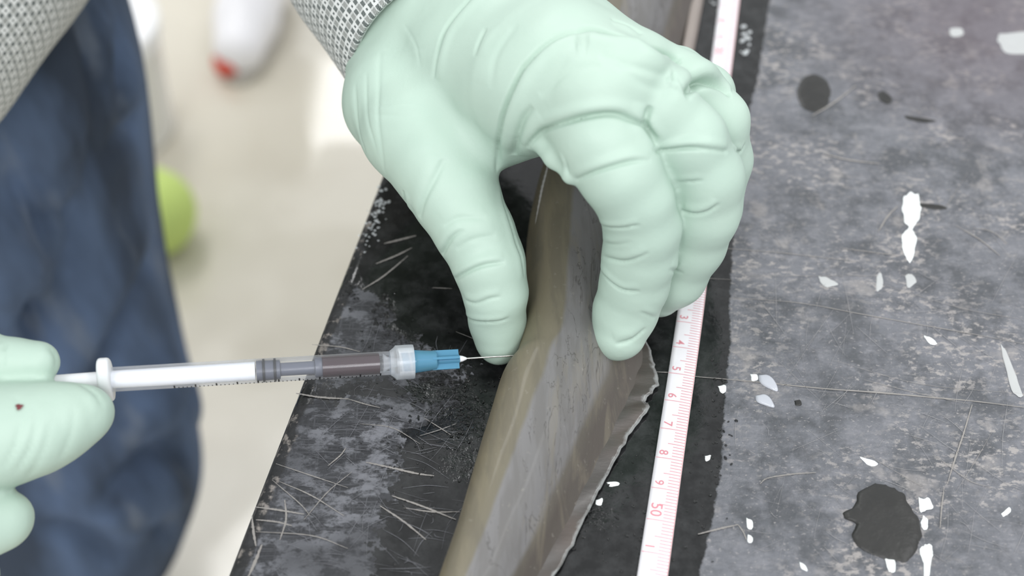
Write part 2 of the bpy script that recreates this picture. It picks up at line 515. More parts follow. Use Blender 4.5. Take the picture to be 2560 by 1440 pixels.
def poly_st(px): return np.array([to_st(P(x, y, 0)) for x, y in px])
def sd_poly(Q, poly):
    d = np.full(len(Q), 1e9); ins = np.zeros(len(Q), bool)
    n = len(poly)
    for i in range(n):
        a, b = poly[i], poly[(i + 1) % n]; e = b - a
        t = np.clip(((Q - a) @ e) / max(e @ e, 1e-12), 0, 1)
        d = np.minimum(d, np.linalg.norm(Q - a - t[:, None] * e, axis=1))
        c = (a[1] > Q[:, 1]) != (b[1] > Q[:, 1])
        xi = a[0] + (Q[:, 1] - a[1]) / np.where(abs(b[1] - a[1]) < 1e-9, 1e-9, b[1] - a[1]) * e[0]
        ins ^= c & (Q[:, 0] < xi)
    return np.where(ins, d, -d)
WET_AND_SHADE = poly_st([(1950, -150), (1915, 60), (1893, 200), (1868, 300), (1850, 430), (1834, 600), (1829, 660), (1824, 760), (1827, 860), (1814, 960), (1808, 1060),
               (1805, 1150), (1790, 1250), (1770, 1350), (1748, 1440), (1720, 1600), (900, 1600), (925, 1440), (960, 1250), (1000, 1080), (1120, 1010), (960, 990), (850, 1000), (700, 1010),  # tongue below the syringe: its cast shadow painted in as wet board
               (725, 960), (1120, 955), (1150, 920), (1060, 870), (980, 800), (900, 720), (860, 690), (950, 470), (1100, 200), (1300, -150)])
def build_table_top():
    ss = np.concatenate([np.arange(0, 33, .16), np.linspace(33, 85, 14)])
    tt = np.concatenate([np.linspace(-60, -21, 12), np.arange(-20, 26, .16), np.linspace(26, 120, 20)])
    S, T = np.meshgrid(ss, tt, indexing='ij')
    Q = np.stack([S.ravel(), T.ravel()], 1)
    n0, n1 = S.shape
    V = np.array([E0 + TW * a + TU * b for a, b in Q])
    # round the left edge over
    e = np.clip((.35 - Q[:, 0]) / .35, 0, 1)
    V[:, 2] = -.35 * (1 - np.sqrt(np.clip(1 - e * e, 0, 1)))
    # gentle dents and waviness of the old board
    V[:, 2] += .010 * (np.sin(Q[:, 0] * 1.3 + 2) * np.sin(Q[:, 1] * .9)) - .010
    faces = []
    I = np.arange(n0 * n1).reshape(n0, n1)
    Fq = np.stack([I[:-1, :-1], I[1:, :-1], I[1:, 1:], I[:-1, 1:]], -1).reshape(-1, 4)
    # the board's sides and underside
    base = len(V)
    ring = list(I[:, 0]) + list(I[-1, 1:]) + list(I[-2::-1, -1]) + list(I[0, -2:0:-1])
    low = V[ring].copy(); low[:, 2] = -3.0
    V2 = np.concatenate([V, low])
    m = len(ring)
    Fs = [[ring[i], base + i, base + (i + 1) % m, ring[(i + 1) % m]] for i in range(m)]
    o = mesh_cm('worktop', V2, Fq.tolist() + Fs, M_table, table)
    me = o.data
    d = sd_poly(Q, WET_AND_SHADE)
    wet = np.clip(.5 + d / .5, -.5, 1.5)
    s0 = Q[:, 0]
    mar = np.clip((8.2 - s0) / 1.5, 0, 1)
    patch = mar * np.clip(1.25 - np.abs(d) / 2.6, 0, 1)
    sc = to_st(P(2480, 60, 0))
    st = np.clip(1.2 - np.hypot((Q[:, 0] - sc[0]) / 7, (Q[:, 1] - sc[1]) / 7), 0, 1)
    gl = np.zeros(len(Q))
    for gx, gy, rs in ((1130, 945, 1.0), (1180, 1050, .9), (1120, 1000, .8), (958, 775, .5), (985, 850, .6), (880, 735, .35), (1160, 1160, .7), (1500, 1290, .6)):
        c = to_st(P(gx, gy, 0)); gl = np.maximum(gl, np.exp(-((Q[:, 0] - c[0]) ** 2 + (Q[:, 1] - c[1]) ** 2) / rs ** 2))
    for nm, arr in (('glint', gl), ('wet', wet), ('margin', mar), ('patchy', patch), ('rim', np.clip((.75 - s0) / .5, 0, 1)), ('stain', st)):
        at = me.attributes.new(nm, 'FLOAT', 'POINT')
        at.data.foreach_set('value', np.concatenate([arr, np.zeros(m)]).astype(np.float32))
    return o
build_table_top()
M_leg = simple('dark_painted_steel', (.05, .05, .055), .45, Metallic=.6)
def box_cm(name, c, half, mat, parent, ax=(TW, TU)):
    u, w = ax; z = np.array([0, 0, 1.0])
    vs_ = []
    for k in (-1, 1):
        for i, j in ((-1, -1), (1, -1), (1, 1), (-1, 1)):
            vs_.append(c + u * half[0] * i + w * half[1] * j + z * half[2] * k)
    fs = [(0, 3, 2, 1), (4, 5, 6, 7), (0, 1, 5, 4), (1, 2, 6, 5), (2, 3, 7, 6), (3, 0, 4, 7)]
    o = mesh_cm(name, vs_, fs, mat, parent, smooth=False)
    b = o.modifiers.new('bevel', 'BEVEL'); b.width = .002; b.segments = 2
    return o
for s_ in (8, 78):
    for t_ in (-52, 110):
        box_cm('leg', tab(s_, t_, -(TT * 100 + 6) / 2 + 1.4), (2.2, 2.2, (TT * 100 - 3) / 2 - .1), M_leg, table)
box_cm('apron', tab(43, 29, -6), (32, 78, 3), M_leg, table)

# ================================================================== FISH
fish = empty('fish', P(1400, 1000, 0))
tag(fish, 'slender grey-brown fish lying on the wet black table under the gloved hand', 'fish')
#        y     L     zL   R(body) zR   height
FS = [(1760, 1040, .7, 1120, .25, 1.0), (1640, 1048, .8, 1205, .25, 1.2), (1540, 1064, .9, 1280, .25, 1.4), (1440, 1093, .9, 1352, .25, 1.6), (1300, 1143, .9, 1428, .25, 1.8), (1150, 1188, .9, 1502, .25, 1.95),
      (1000, 1234, .9, 1575, .25, 2.05), (935, 1256, .9, 1600, .25, 2.1), (895, 1284, 1.0, 1610, .25, 2.1), (840, 1300, 1.0, 1610, .25, 2.1), (760, 1311, 1.0, 1610, .25, 2.2), (660, 1316, 1.0, 1615, .25, 2.3),
      (540, 1326, 1.0, 1620, .5, 2.5), (400, 1362, 1.1, 1640, .5, 2.7), (200, 1436, 1.1, 1690, .6, 2.8), (0, 1490, 1.1, 1745, .6, 2.9), (-250, 1560, 1.2, 1815, .6, 2.9), (-550, 1650, 1.2, 1880, .6, 2.6),
      (-750, 1740, 1.0, 1900, .6, 2.0), (-880, 1815, .7, 1880, .6, 1.0)]
PROF = [(0.0, .02), (-.01, .2), (0.0, .40), (.03, .62), (.08, .80), (.15, .92), (.24, .98), (.34, 1.0), (.46, 1.0), (.57, .96), (.66, .86), (.75, .68), (.83, .47), (.90, .29), (.96, .16), (1.0, .08), (.98, .02)]
def build_fish():
    rows = []
    for y, l, zl, r, zr, h in FS:
        rows.append(np.concatenate([P(l, y, zl), P(r, y, zr), [h]]))
    rows = catmull(rows, 10)
    prof = catmull([np.array(p) for p in PROF], 3)
    V = []; across = []; along = []
    n = len(prof)
    for i, q in enumerate(rows):
        L, R, h = q[:3].copy(), q[3:6].copy(), q[6]
        L[2] = R[2] = 0
        for k, (a, zz) in enumerate(prof):
            p = L + (R - L) * a
            p[2] = max(.03, zz * h)
            # soft dents and folds of the slack body
            p[2] += .015 * math.sin(i * .33 + a * 9) * math.sin(i * .11 + a * 5) * (zz > .4)
            V.append(p); across.append(a); along.append(i / len(rows))
    F = []
    for i in range(len(rows) - 1):
        for k in range(n - 1):
            F.append((i * n + k, (i + 1) * n + k, (i + 1) * n + k + 1, i * n + k + 1))
        F.append((i * n + n - 1, (i + 1) * n + n - 1, (i + 1) * n, i * n))
    F.append(tuple(range(n))); F.append(tuple(range((len(rows) - 1) * n + n - 1, (len(rows) - 1) * n - 1, -1)))
    o = mesh_cm('body', V, F, M_fish, fish)
    for nm, arr in (('across', across), ('along', along)):
        at = o.data.attributes.new(nm, 'FLOAT', 'POINT'); at.data.foreach_set('value', np.array(arr, np.float32))
    # fin along the right flank: thin flap that lies on the table, torn at its widest point
    inner = [(1570, 800), (1572, 850), (1568, 900), (1560, 940), (1545, 985), (1528, 1030), (1500, 1090), (1466, 1160), (1430, 1240), (1385, 1330), (1325, 1440), (1260, 1540), (1200, 1620)]
    outer = [(1600, 815), (1622, 870), (1640, 920), (1648, 962), (1612, 1000), (1625, 1018), (1570, 1092), (1520, 1185), (1490, 1240), (1440, 1345), (1385, 1440), (1310, 1555), (1230, 1650)]
    I_ = catmull([P(x, y, .25) for x, y in inner], 6); O_ = catmull([P(x, y, .16) for x, y in outer], 6)
    # keep the torn corner sharp
    O_ = []
    op = [P(x, y, .16) for x, y in outer]
    for i in range(len(op) - 1):
        for k in range(6): O_.append(op[i] + (op[i + 1] - op[i]) * k / 6)
    O_.append(op[-1])
    nn = 8; V = []; ac = []
    rng = np.random.default_rng(3)
    for j, (a, b) in enumerate(zip(I_, O_)):
        jit = rng.normal(0, .018, 3) * np.array([1, 1, 0])
        for k in range(nn + 1):
            t = k / nn
            p = a + (b + jit - a) * t
            p[2] = .12 * (1 - t) + .14 + .015 * math.sin(j * .8 + 3 * t)
            V.append(p); ac.append(t)
    m = nn + 1
    F = [(j * m + k, j * m + k + 1, (j + 1) * m + k + 1, (j + 1) * m + k) for j in range(len(I_) - 1) for k in range(nn)]
    o = mesh_cm('fin', V, F, M_fin, fish)
    at = o.data.attributes.new('across', 'FLOAT', 'POINT'); at.data.foreach_set('value', np.array(ac, np.float32))
    sm = o.modifiers.new('thick', 'SOLIDIFY'); sm.thickness = .0008; sm.offset = 0
    # second, far flank fin: pale thin edge
    e1 = [(1760, -60), (1752, 0), (1728, 130), (1700, 260)]
    I2 = catmull([P(x - 25, y, .5) for x, y in e1], 6); O2 = catmull([P(x + 4, y, .2) for x, y in e1], 6)
    V = [];
    for a, b in zip(I2, O2): V += [a, (a + b) / 2, b]
    F = [(j * 3 + k, j * 3 + k + 1, j * 3 + 4 + k, j * 3 + 3 + k) for j in range(len(I2) - 1) for k in range(2)]
    o = mesh_cm('fin', V, F, simple('pale_fin_edge', (.30, .26, .235), .4), fish)
    sm = o.modifiers.new('thick', 'SOLIDIFY'); sm.thickness = .0008
build_fish()
def ridge_highlight():  # pale tube put in for the shine along the fish's ridge
    b = [o for o in fish.children if o.name.startswith('body')][0]
    V = np.array([v.co for v in b.data.vertices]); V[:, 2] -= TT; V *= 100
    bv = BVHTree.FromPolygons(V.tolist(), [list(p.vertices) for p in b.data.polygons])
    L = hits(bv, [(1372, 402), (1366, 430), (1356, 470), (1348, 510), (1338, 560)])
    if len(L) < 4: return
    Vt = []; k = 6; n = len(L)
    for i, p in enumerate(L):
        t = L[min(i + 1, n - 1)] - L[max(i - 1, 0)]; t /= np.linalg.norm(t)
        x_ = np.cross(t, [0, 0, 1.]); x_ /= np.linalg.norm(x_); y_ = np.cross(x_, t)
        r = .045 * math.sin(math.pi * (.06 + .9 * i / (n - 1))) * (1 + .25 * math.sin(i * 1.7))
        for q in range(k):
            a = 2 * math.pi * q / k; Vt.append(p + (x_ * math.cos(a) + y_ * math.sin(a)) * r)
    mesh_cm('ridge_highlight', Vt, [(i * k + q, i * k + (q + 1) % k, (i + 1) * k + (q + 1) % k, (i + 1) * k + q) for i in range(n - 1) for q in range(k)], simple('pale_highlight', (.55, .54, .53), .3), fish)
ridge_highlight()

# ================================================================== HAND ON THE FISH
person = empty('person', np.array([-30, 48, -TT * 100]))
tag(person, 'person in checked wool shirt, dark jeans and mint green gloves injecting the fish', 'person')

def left_glove():
    f = Field((-7, 20, -.2), (9, 42, 11.5), .056)
    # thumb
    th = f.new()
    f.chain(th, [PR(1247, 846, 1.0, 62), PR(1244, 800, 1.5, 70), PR(1240, 735, 2.4, 79), PR(1222, 660, 3.2, 88), PR(1182, 570, 3.9, 97), PR(1140, 490, 4.4, 108), PR(1098, 410, 4.8, 124), PR(1050, 330, 5.0, 140), PR(1000, 250, 5.0, 140), PR(1010, 160, 4.9, 140)], .25)
    # palm
    pm = f.new()
    wr = (P(1125, 105, 5.0), 2.5)
    f.chain(pm, [(P(1140, 70, 4.9), 2.45), wr, PR(1220, 170, 5.9, 195), PR(1330, 210, 7.2, 150), PR(1470, 250, 8.2, 112)], 1.3)
    f.chain(pm, [wr, PR(1300, 90, 6.5, 170), PR(1420, 150, 7.8, 120), PR(1560, 205, 8.6, 100)], 1.3)
    f.chain(pm, [(P(1165, 75, 5.0), 2.4), PR(1325, 55, 6.0, 135), PR(1455, 108, 7.4, 92), PR(1600, 160, 8.0, 82)], .8)
    f.chain(pm, [(P(1165, 65, 4.9), 2.2), PR(1350, 60, 5.8, 98), PR(1485, 108, 6.8, 62), PR(1600, 140, 7.2, 52)], .6)
    f.chain(pm, [(P(1165, 60, 4.8), 2.1), PR(1330, 45, 5.2, 90), PR(1515, 104, 5.8, 42)], .5)
    # web between thumb and index
    f.chain(pm, [PR(1150, 290, 5.2, 130), PR(1240, 318, 5.7, 92), PR(1300, 300, 6.2, 76), PR(1370, 270, 6.9, 76)], .5)
    F = smin(pm, th, .55)
    # forearm stump inside the sleeve
    ws = f.new(); f.chain(ws, [wr, (P(1112, 112, 5.2), 2.5), (P(1112, 112, 5.2) + np.array([-.40, .86, .14]) / .959 * 4.5, 2.3)], .5)
    F = smin(F, ws, .8)
    def finger(pts, k, ku):
        nonlocal F
        g = f.new(); f.chain(g, pts, k); F = smin(F, g, ku)
    finger([PR(1600, 136, 7.0, 54), PR(1690, 178, 6.4, 60), PR(1768, 238, 5.6, 68), PR(1785, 330, 4.2, 66), PR(1760, 430, 2.6, 60), PR(1710, 520, 1.4, 52)], .25, .18)
    finger([PR(1590, 160, 7.9, 84), PR(1700, 215, 7.2, 84), PR(1782, 300, 6.1, 86), PR(1800, 400, 4.6, 80), PR(1775, 520, 3.0, 74), PR(1710, 640, 1.4, 62)], .25, .16)
    finger([PR(1545, 200, 8.5, 100), PR(1640, 270, 7.9, 98), PR(1715, 355, 7.0, 100), PR(1758, 440, 6.0, 98), PR(1752, 530, 4.8, 92), PR(1728, 610, 3.6, 84), PR(1690, 690, 2.3, 74), PR(1650, 735, 1.5, 58)], .25, .14)
    finger([PR(1450, 270, 7.9, 108), PR(1500, 350, 7.5, 112), PR(1550, 430, 6.9, 104), PR(1590, 500, 6.1, 97), PR(1606, 570, 5.2, 94), PR(1600, 640, 4.2, 89), PR(1587, 710, 3.2, 84), PR(1564, 776, 2.3, 79), PR(1547, 833, 1.7, 69)], .22, .14)
    # loose glove rubber puckered under the index knuckle
    g = f.new(); f.chain(g, [PR(1360, 345, 6.9, 32), PR(1392, 395, 6.9, 30), PR(1424, 442, 6.9, 13)], .15); f.cone(g, *PR(1424, 440, 6.9, 16), *PR(1480, 400, 7.0, 40), .2)
    F = smin(F, g, .2)
    V, Fc = surface_nets(F, f.lo, f.h)
    V = relax(V, Fc, 3, .5)
    bv = bvh_of(V, Fc); N = vnormals(V, Fc)
    V = slack(V, N, .055, 4)
    CR = [  # pixel path, depth, width (cm)
        ([(1112, 396), (1092, 438), (1061, 500), (1049, 543)], .07, .15), ([(1018, 524), (1007, 477)], .06, .09), ([(1158, 574), (1127, 598), (1100, 644)], .07, .09),
        ([(1262, 655), (1209, 664), (1170, 680), (1131, 702)], .075, .085), ([(1252, 741), (1224, 746), (1193, 757), (1166, 752)], .06, .07), ([(1272, 795), (1245, 803), (1193, 803), (1164, 795)], .075, .065),
        ([(1252, 470), (1283, 590), (1302, 640), (1309, 690)], .06, .08), ([(1240, 588), (1180, 600), (1140, 625)], .03, .12), ([(1215, 545), (1150, 545), (1110, 565)], .03, .12),
        ([(1244, 430), (1248, 340), (1262, 270), (1300, 183), (1328, 147), (1356, 119), (1392, 94), (1439, 78), (1490, 76)], .13, .11),
        ([(1440, 78), (1480, 75), (1536, 89), (1589, 102), (1628, 125), (1667, 143), (1703, 157)], .34, .20),
        ([(1638, 362), (1611, 322), (1578, 300), (1536, 286), (1481, 289), (1411, 306), (1356, 328), (1322, 362)], .15, .10),
        ([(1085, 195), (1093, 140), (1110, 80), (1140, 37), (1185, -10)], .10, .11), ([(1187, 140), (1198, 105), (1215, 70)], .04, .12), ([(1285, 385), (1293, 350), (1307, 300), (1330, 268)], .11, .15),
        ([(1630, 399), (1583, 403), (1536, 415), (1489, 430), (1440, 450)], .09, .08), ([(1600, 563), (1555, 570), (1506, 565)], .06, .06), ([(1622, 632), (1593, 647), (1555, 654), (1504, 640)], .06, .08),
        ([(1598, 727), (1564, 727), (1536, 713), (1506, 678)], .075, .075), ([(1616, 822), (1583, 850), (1540, 862)], .07, .11), ([(1580, 606), (1540, 612), (1500, 605)], .03, .06),
        ([(1818, 379), (1772, 372), (1725, 370), (1678, 375), (1638, 378)], .11, .075), ([(1757, 450), (1725, 455), (1680, 458)], .055, .06), ([(1797, 507), (1772, 525), (1739, 534), (1702, 528)], .10, .08),
        ([(1708, 683), (1674, 674)], .05, .08), ([(1626, 266), (1614, 297), (1619, 321), (1642, 352)], .16, .13), ([(1681, 184), (1680, 220)], .06, .05), ([(1830, 236), (1800, 212), (1760, 205), (1725, 222), (1716, 242)], .30, .18),
        ([(1686, 196), (1712, 228), (1722, 240)], .05, .05), ([(1700, 204), (1640, 182), (1560, 160), (1500, 140)], .04, .16), ([(1690, 236), (1600, 205), (1540, 150)], .03, .2), ([(1862, 358), (1850, 380), (1836, 372)], .08, .06),
        ([(1530, 45), (1570, 62), (1605, 84)], .10, .14), ([(888, 210), (893, 300), (915, 380)], .025, .10), ([(950, 130), (945, 300), (960, 430)], .022, .12), ([(916, 180), (918, 280), (940, 380)], .02, .08), ([(920, 262), (1000, 258), (1060, 262)], .018, .08), ([(930, 285), (1000, 290), (1080, 296)], .012, .08), ([(960, 125), (1010, 128), (1060, 118)], .015, .06),
        ([(1638, 795), (1600, 780)], .04, .06), ([(1350, 240), (1420, 180), (1500, 160)], .03, .2), ([(1010, 60), (1040, 110), (1050, 170)], .015, .07), ([(1290, 60), (1240, 140), (1225, 220)], .02, .2), ([(1395, 380), (1412, 405), (1422, 440)], .05, .06)]
    for px, dp, wd in CR:
        V = crease(V, N, hits(bv, px), dp * 1.5, wd)
    V = relax(V, Fc, 1, .3)
    V[:, 2] = np.maximum(V[:, 2], .05)
    o = mesh_cm('glove', V, Fc.tolist(), M_glove, person)
    o['label'] = 'mint green glove pinching the fish'
    return bv
bv_left = left_glove()

# ------------------------------------------------------------------ sleeves: swept tubes with cloth coordinates
def tube(name, pts, mat, parent, nseg=72, sub=8, wob=.06, cuff=True, seed=1, ell=1.0):
    rows = catmull([np.concatenate([p, [r]]) for p, r in pts], sub)
    C = np.array([r[:3] for r in rows]); R = np.array([r[3] for r in rows])
    T = np.gradient(C, axis=0); T /= np.linalg.norm(T, axis=1)[:, None]
    up = np.array([0, 0, 1.0]); V = []; uv = []
    s = 0; rng = np.random.default_rng(seed); ph = rng.uniform(0, 6, 6)
    m = nseg + 1
    arr = []
    for i in range(len(C)):
        if i: s += np.linalg.norm(C[i] - C[i - 1])
        x = np.cross(T[i], up); x /= np.linalg.norm(x); y = np.cross(x, T[i])
        row = []
        for k in range(m):
            a = 2 * math.pi * k / nseg - math.pi / 2
            rr = R[i] * (1 + wob * (math.sin(2 * a + s * .5 + ph[0]) * .5 + math.sin(3 * a - s * .9 + ph[1]) * .35 + math.sin(a * 5 + s * 1.4 + ph[2]) * .15) * min(1, s / 3))
            row.append(C[i] + (x * math.cos(a) + y * math.sin(a) * ell) * rr)
        arr.append((row, s, R[i]))
    rows_ = []
    if cuff:      # turned-in hem
        row, s0, r0 = arr[0]
        inn = [C[0] + (p - C[0]) * .90 + T[0] * 1.5 for p in row]
        inn2 = [C[0] + (p - C[0]) * .93 for p in row]
        rows_ = [(inn, -1.5, r0), (inn2, -.12, r0), ([C[0] + (p - C[0]) * .985 - T[0] * .08 for p in row], -.05, r0)]
    rows_ += arr
    rm = float(np.mean(R))
    for row, s_, r_ in rows_:
        for k, p in enumerate(row):
            V.append(p); uv.append((k / nseg * 2 * math.pi * rm * .01, s_ * .01))
    F = [(i * m + k, i * m + k + 1, (i + 1) * m + k + 1, (i + 1) * m + k) for i in range(len(rows_) - 1) for k in range(nseg)]
    o = mesh_cm(name, V, F, mat, parent)
    L = o.data.uv_layers.new(name='UVMap')
    li = np.zeros(len(o.data.loops), np.int32); o.data.loops.foreach_get('vertex_index', li)
    L.data.foreach_set('uv', np.array(uv, np.float32)[li].ravel())
    return o
c0 = P(1112, 112, 5.2)
ax = np.array([-.40, .86, .14]); ax /= np.linalg.norm(ax)
o = tube('sleeve', [(c0, 3.25), (c0 + ax * 2, 3.5), (c0 + ax * 6, 3.9), (c0 + ax * 12, 4.3), (c0 + ax * 20 + np.array([-.5, 0, 1]), 4.8), (c0 + ax * 28 + np.array([-3, -2, 6]), 5.4), (c0 + ax * 32 + np.array([-6, -4, 18]), 6.0), (c0 + ax * 32 + np.array([-9, -7, 32]), 6.6)], M_check, person, seed=2)
o['label'] = 'checked wool sleeve with its cuff round the pinching hand'

# ------------------------------------------------------------------ right hand with the syringe
def right_glove():
    def R(px, py, D, rpx):
        return (PD(px, py, D), rpx * D / FPX)
    f = Field((-25, 12, -1.5), (-7.5, 29, 12), .1)
    F = f.new()
    def finger(pts, k, ku):
        nonlocal F
        g = f.new(); f.chain(g, pts, k); F = smin(F, g, ku)
    finger([R(-420, 1080, 34, 250), R(-560, 980, 36, 240), R(-800, 700, 39, 230)], .8, .5)
    finger([R(-420, 1000, 33, 180), R(-250, 1180, 33, 180)], .8, .8)
    finger([R(92, 906, 35.2, 56), R(30, 905, 35.2, 60), R(-40, 905, 35.2, 66), R(-130, 915, 35, 78), R(-250, 950, 34.6, 100), R(-400, 1000, 34.5, 150)], .3, .3)     # thumb
    finger([R(216, 1034, 35.0, 70), R(165, 1048, 34.8, 90), R(90, 1070, 34.6, 112), R(0, 1088, 34.4, 126), R(-110, 1105, 34.2, 134), R(-260, 1110, 34, 150)], .3, .25)   # index
    finger([R(14, 1300, 34.6, 72), R(-40, 1305, 34.4, 86), R(-120, 1300, 34.2, 100), R(-260, 1240, 34, 130)], .3, .25)                                          # middle
    finger([R(-90, 1440, 35.0, 84), R(-160, 1430, 34.8, 96), R(-300, 1320, 34.5, 120)], .3, .25)
    finger([R(-190, 1560, 35.6, 76), R(-260, 1540, 35.4, 84), R(-380, 1380, 35, 110)], .3, .25)
    # loose rubber standing up at the thumb joint
    finger([R(-12, 862, 35.2, 22), R(-40, 850, 35.2, 40)], .2, .2)
    V, Fc = surface_nets(F, f.lo, f.h); V = relax(V, Fc, 3, .5)
    bv = bvh_of(V, Fc); N = vnormals(V, Fc)
    V = slack(V, N, .05, 9)
    for px, dp, wd in [([(5, 845), (8, 880), (3, 920)], .10, .07), ([(40, 1180), (75, 1120), (90, 1060), (85, 1010)], .06, .12), ([(10, 1170), (40, 1110), (55, 1040), (40, 985)], .05, .12), ([(70, 1195), (110, 1120), (125, 1050)], .04, .14),
                       ([(200, 960), (240, 985), (262, 1020)], .05, .1), ([(120, 868), (138, 890), (140, 920)], .05, .09), ([(150, 1150), (180, 1080), (185, 1010)], .03, .12)]:
        V = crease(V, N, hits(bv, px), dp, wd)
    o = mesh_cm('glove', V, Fc.tolist(), M_glove, person)
    o['label'] = 'mint green glove holding the syringe'
    # small dried blood spot on the index finger
    h = bv.ray_cast(Vector((0, 0, CAMH)), Vector(ray(48, 1017)).normalized())
    if h[0] is not None:
        n = np.array(h[1]); c = np.array(h[0])
        x = np.cross(n, [0, 0, 1.0]); x /= np.linalg.norm(x); y = np.cross(n, x)
        vs_ = [c + n * .035]; k = 14
        for i in range(k):
            a = i / k * 2 * math.pi; r = .085 * (1 + .25 * math.sin(3 * a) + .15 * math.sin(5 * a + 1))
            vs_.append(c + (x * math.cos(a) + y * math.sin(a)) * r + n * .008)
        b = mesh_cm('blood_spot', vs_, [(0, i + 1, (i + 1) % k + 1) for i in range(k)], simple('dried_blood', (.16, .03, .035), .5), o)
right_glove()
def PDr(px, py, D): return PD(px, py, D)
o = tube('sleeve', [(PD(-720, 880, 36.5), 3.3), (PD(-660, 720, 38), 3.7), (PD(-540, 500, 41), 4.2), (PD(-390, 240, 45), 4.6), (PD(-195, -30, 48), 4.9), (PD(-70, -240, 50), 5.3), (PD(0, -480, 50), 6.0), (np.array([-20.5, 42.5, 22]), 6.6), (np.array([-24, 37, 33]), 7.2), (np.array([-28, 34, 42]), 7.6)], M_check, person, seed=5, wob=.03)
o['label'] = 'checked wool sleeve of the arm that holds the syringe'

# ------------------------------------------------------------------ body of the shirt, above the frame, leaning towards the table
def shirt():
    f = Field((-56, 12, -8), (-12, 80, 68), .8)
    F = f.new() * 0 + 9
    f.chain(F, [(np.array([-38, 58, 4.]), 14.5), (np.array([-38, 55, 26.]), 14.5), (np.array([-36, 47, 46.]), 13)], 4)
    f.chain(F, [(np.array([-36, 46, 46.]), 12), (np.array([-27, 57, 45.]), 7.5)], 5)
    f.chain(F, [(np.array([-36, 46, 46.]), 12), (np.array([-28, 34, 43.]), 7.8)], 5)
    f.chain(F, [(np.array([-35, 45, 50.]), 9), (np.array([-32, 43, 60.]), 5.6)], 4)
    V, Fc = surface_nets(F, f.lo, f.h); V = relax(V, Fc, 2, .5)
    V = slack(V, vnormals(V, Fc), 1.2, 3, (14, 7))
    o = mesh_cm('shirt', V, Fc.tolist(), M_check, person)
    L = o.data.uv_layers.new(name='UVMap')
    li = np.zeros(len(o.data.loops), np.int32); o.data.loops.foreach_get('vertex_index', li)
    uv = np.stack([V[:, 0] * .5 - V[:, 1], V[:, 2]], 1).astype(np.float32) * .01
    L.data.foreach_set('uv', uv[li].ravel())
    o['label'] = 'checked wool shirt'
shirt()
# ------------------------------------------------------------------ jeans
def jeans():
    f = Field((-62, 20, -86), (-4, 92, 26), .75)
    F = f.new()
    E = [(150, -260, 56, 10.5), (232, -40, 60, 10), (288, 120, 62, 9.6), (322, 260, 64, 9.4), (342, 420, 67, 9.2), (352, 540, 70, 9.0), (382, 700, 72, 8.8), (424, 880, 75, 8.7), (456, 1040, 78, 8.7), (478, 1170, 82, 8.6), (440, 1275, 86, 8.2), (372, 1370, 92, 7.6), (312, 1440, 98, 7.2), (240, 1500, 106, 7.0)]
    pts = []
    for x, y, D, r in E:
        pts.append((PD(x - r * FPX / D, y, D), r))
    foot = pts[-1][0].copy(); foot[2] = -78
    pts.append((foot, 8.5))
    f.chain(F, pts, 2.0)
    # the other leg and the seat, farther back
    q = [(p + np.array([-9, 24, 0]), r) for p, r in pts]
    g = f.new() * 0 + 9; f.chain(g, q, 2.0); F = smin(F, g, .6)
    V, Fc = surface_nets(F, f.lo, f.h); V = relax(V, Fc, 2, .5)
    bv = bvh_of(V, Fc); N = vnormals(V, Fc)
    for px, dp, wd in [([(200, 40), (215, 200), (225, 330), (235, 480)], 1.1, 1.0), ([(290, 60), (280, 200), (262, 330)], .9, .8), ([(350, 300), (300, 330), (255, 420)], .8, .9), ([(0, 330), (60, 470), (130, 620), (160, 740)], 1.2, 1.1),
                       ([(0, 640), (50, 730), (95, 830), (100, 900)], 1.6, 1.0), ([(150, 440), (190, 560), (180, 700)], 1.0, .9), ([(380, 620), (320, 760), (260, 900), (220, 1020)], 1.1, 1.1), ([(470, 1140), (400, 1120), (300, 1180), (230, 1260)], 1.3, 1.2),
                       ([(440, 980), (360, 1060), (300, 1100)], .9, 1.0), ([(300, 1400), (200, 1330), (100, 1310)], 1.1, 1.1), ([(440, 1320), (330, 1290), (240, 1330)], 1.0, .9), ([(110, 120), (130, 260), (150, 400)], .8, .9), ([(30, 480), (90, 600), (60, 720)], .9, .8)]:
        V = crease(V, N, hits(bv, px), dp, wd, ridge=.8)
    V[:, 2] = np.maximum(V[:, 2], -85.9)
    o = mesh_cm('jeans', V, Fc.tolist(), M_denim, person)
    o['label'] = 'dark blue jeans'
jeans()

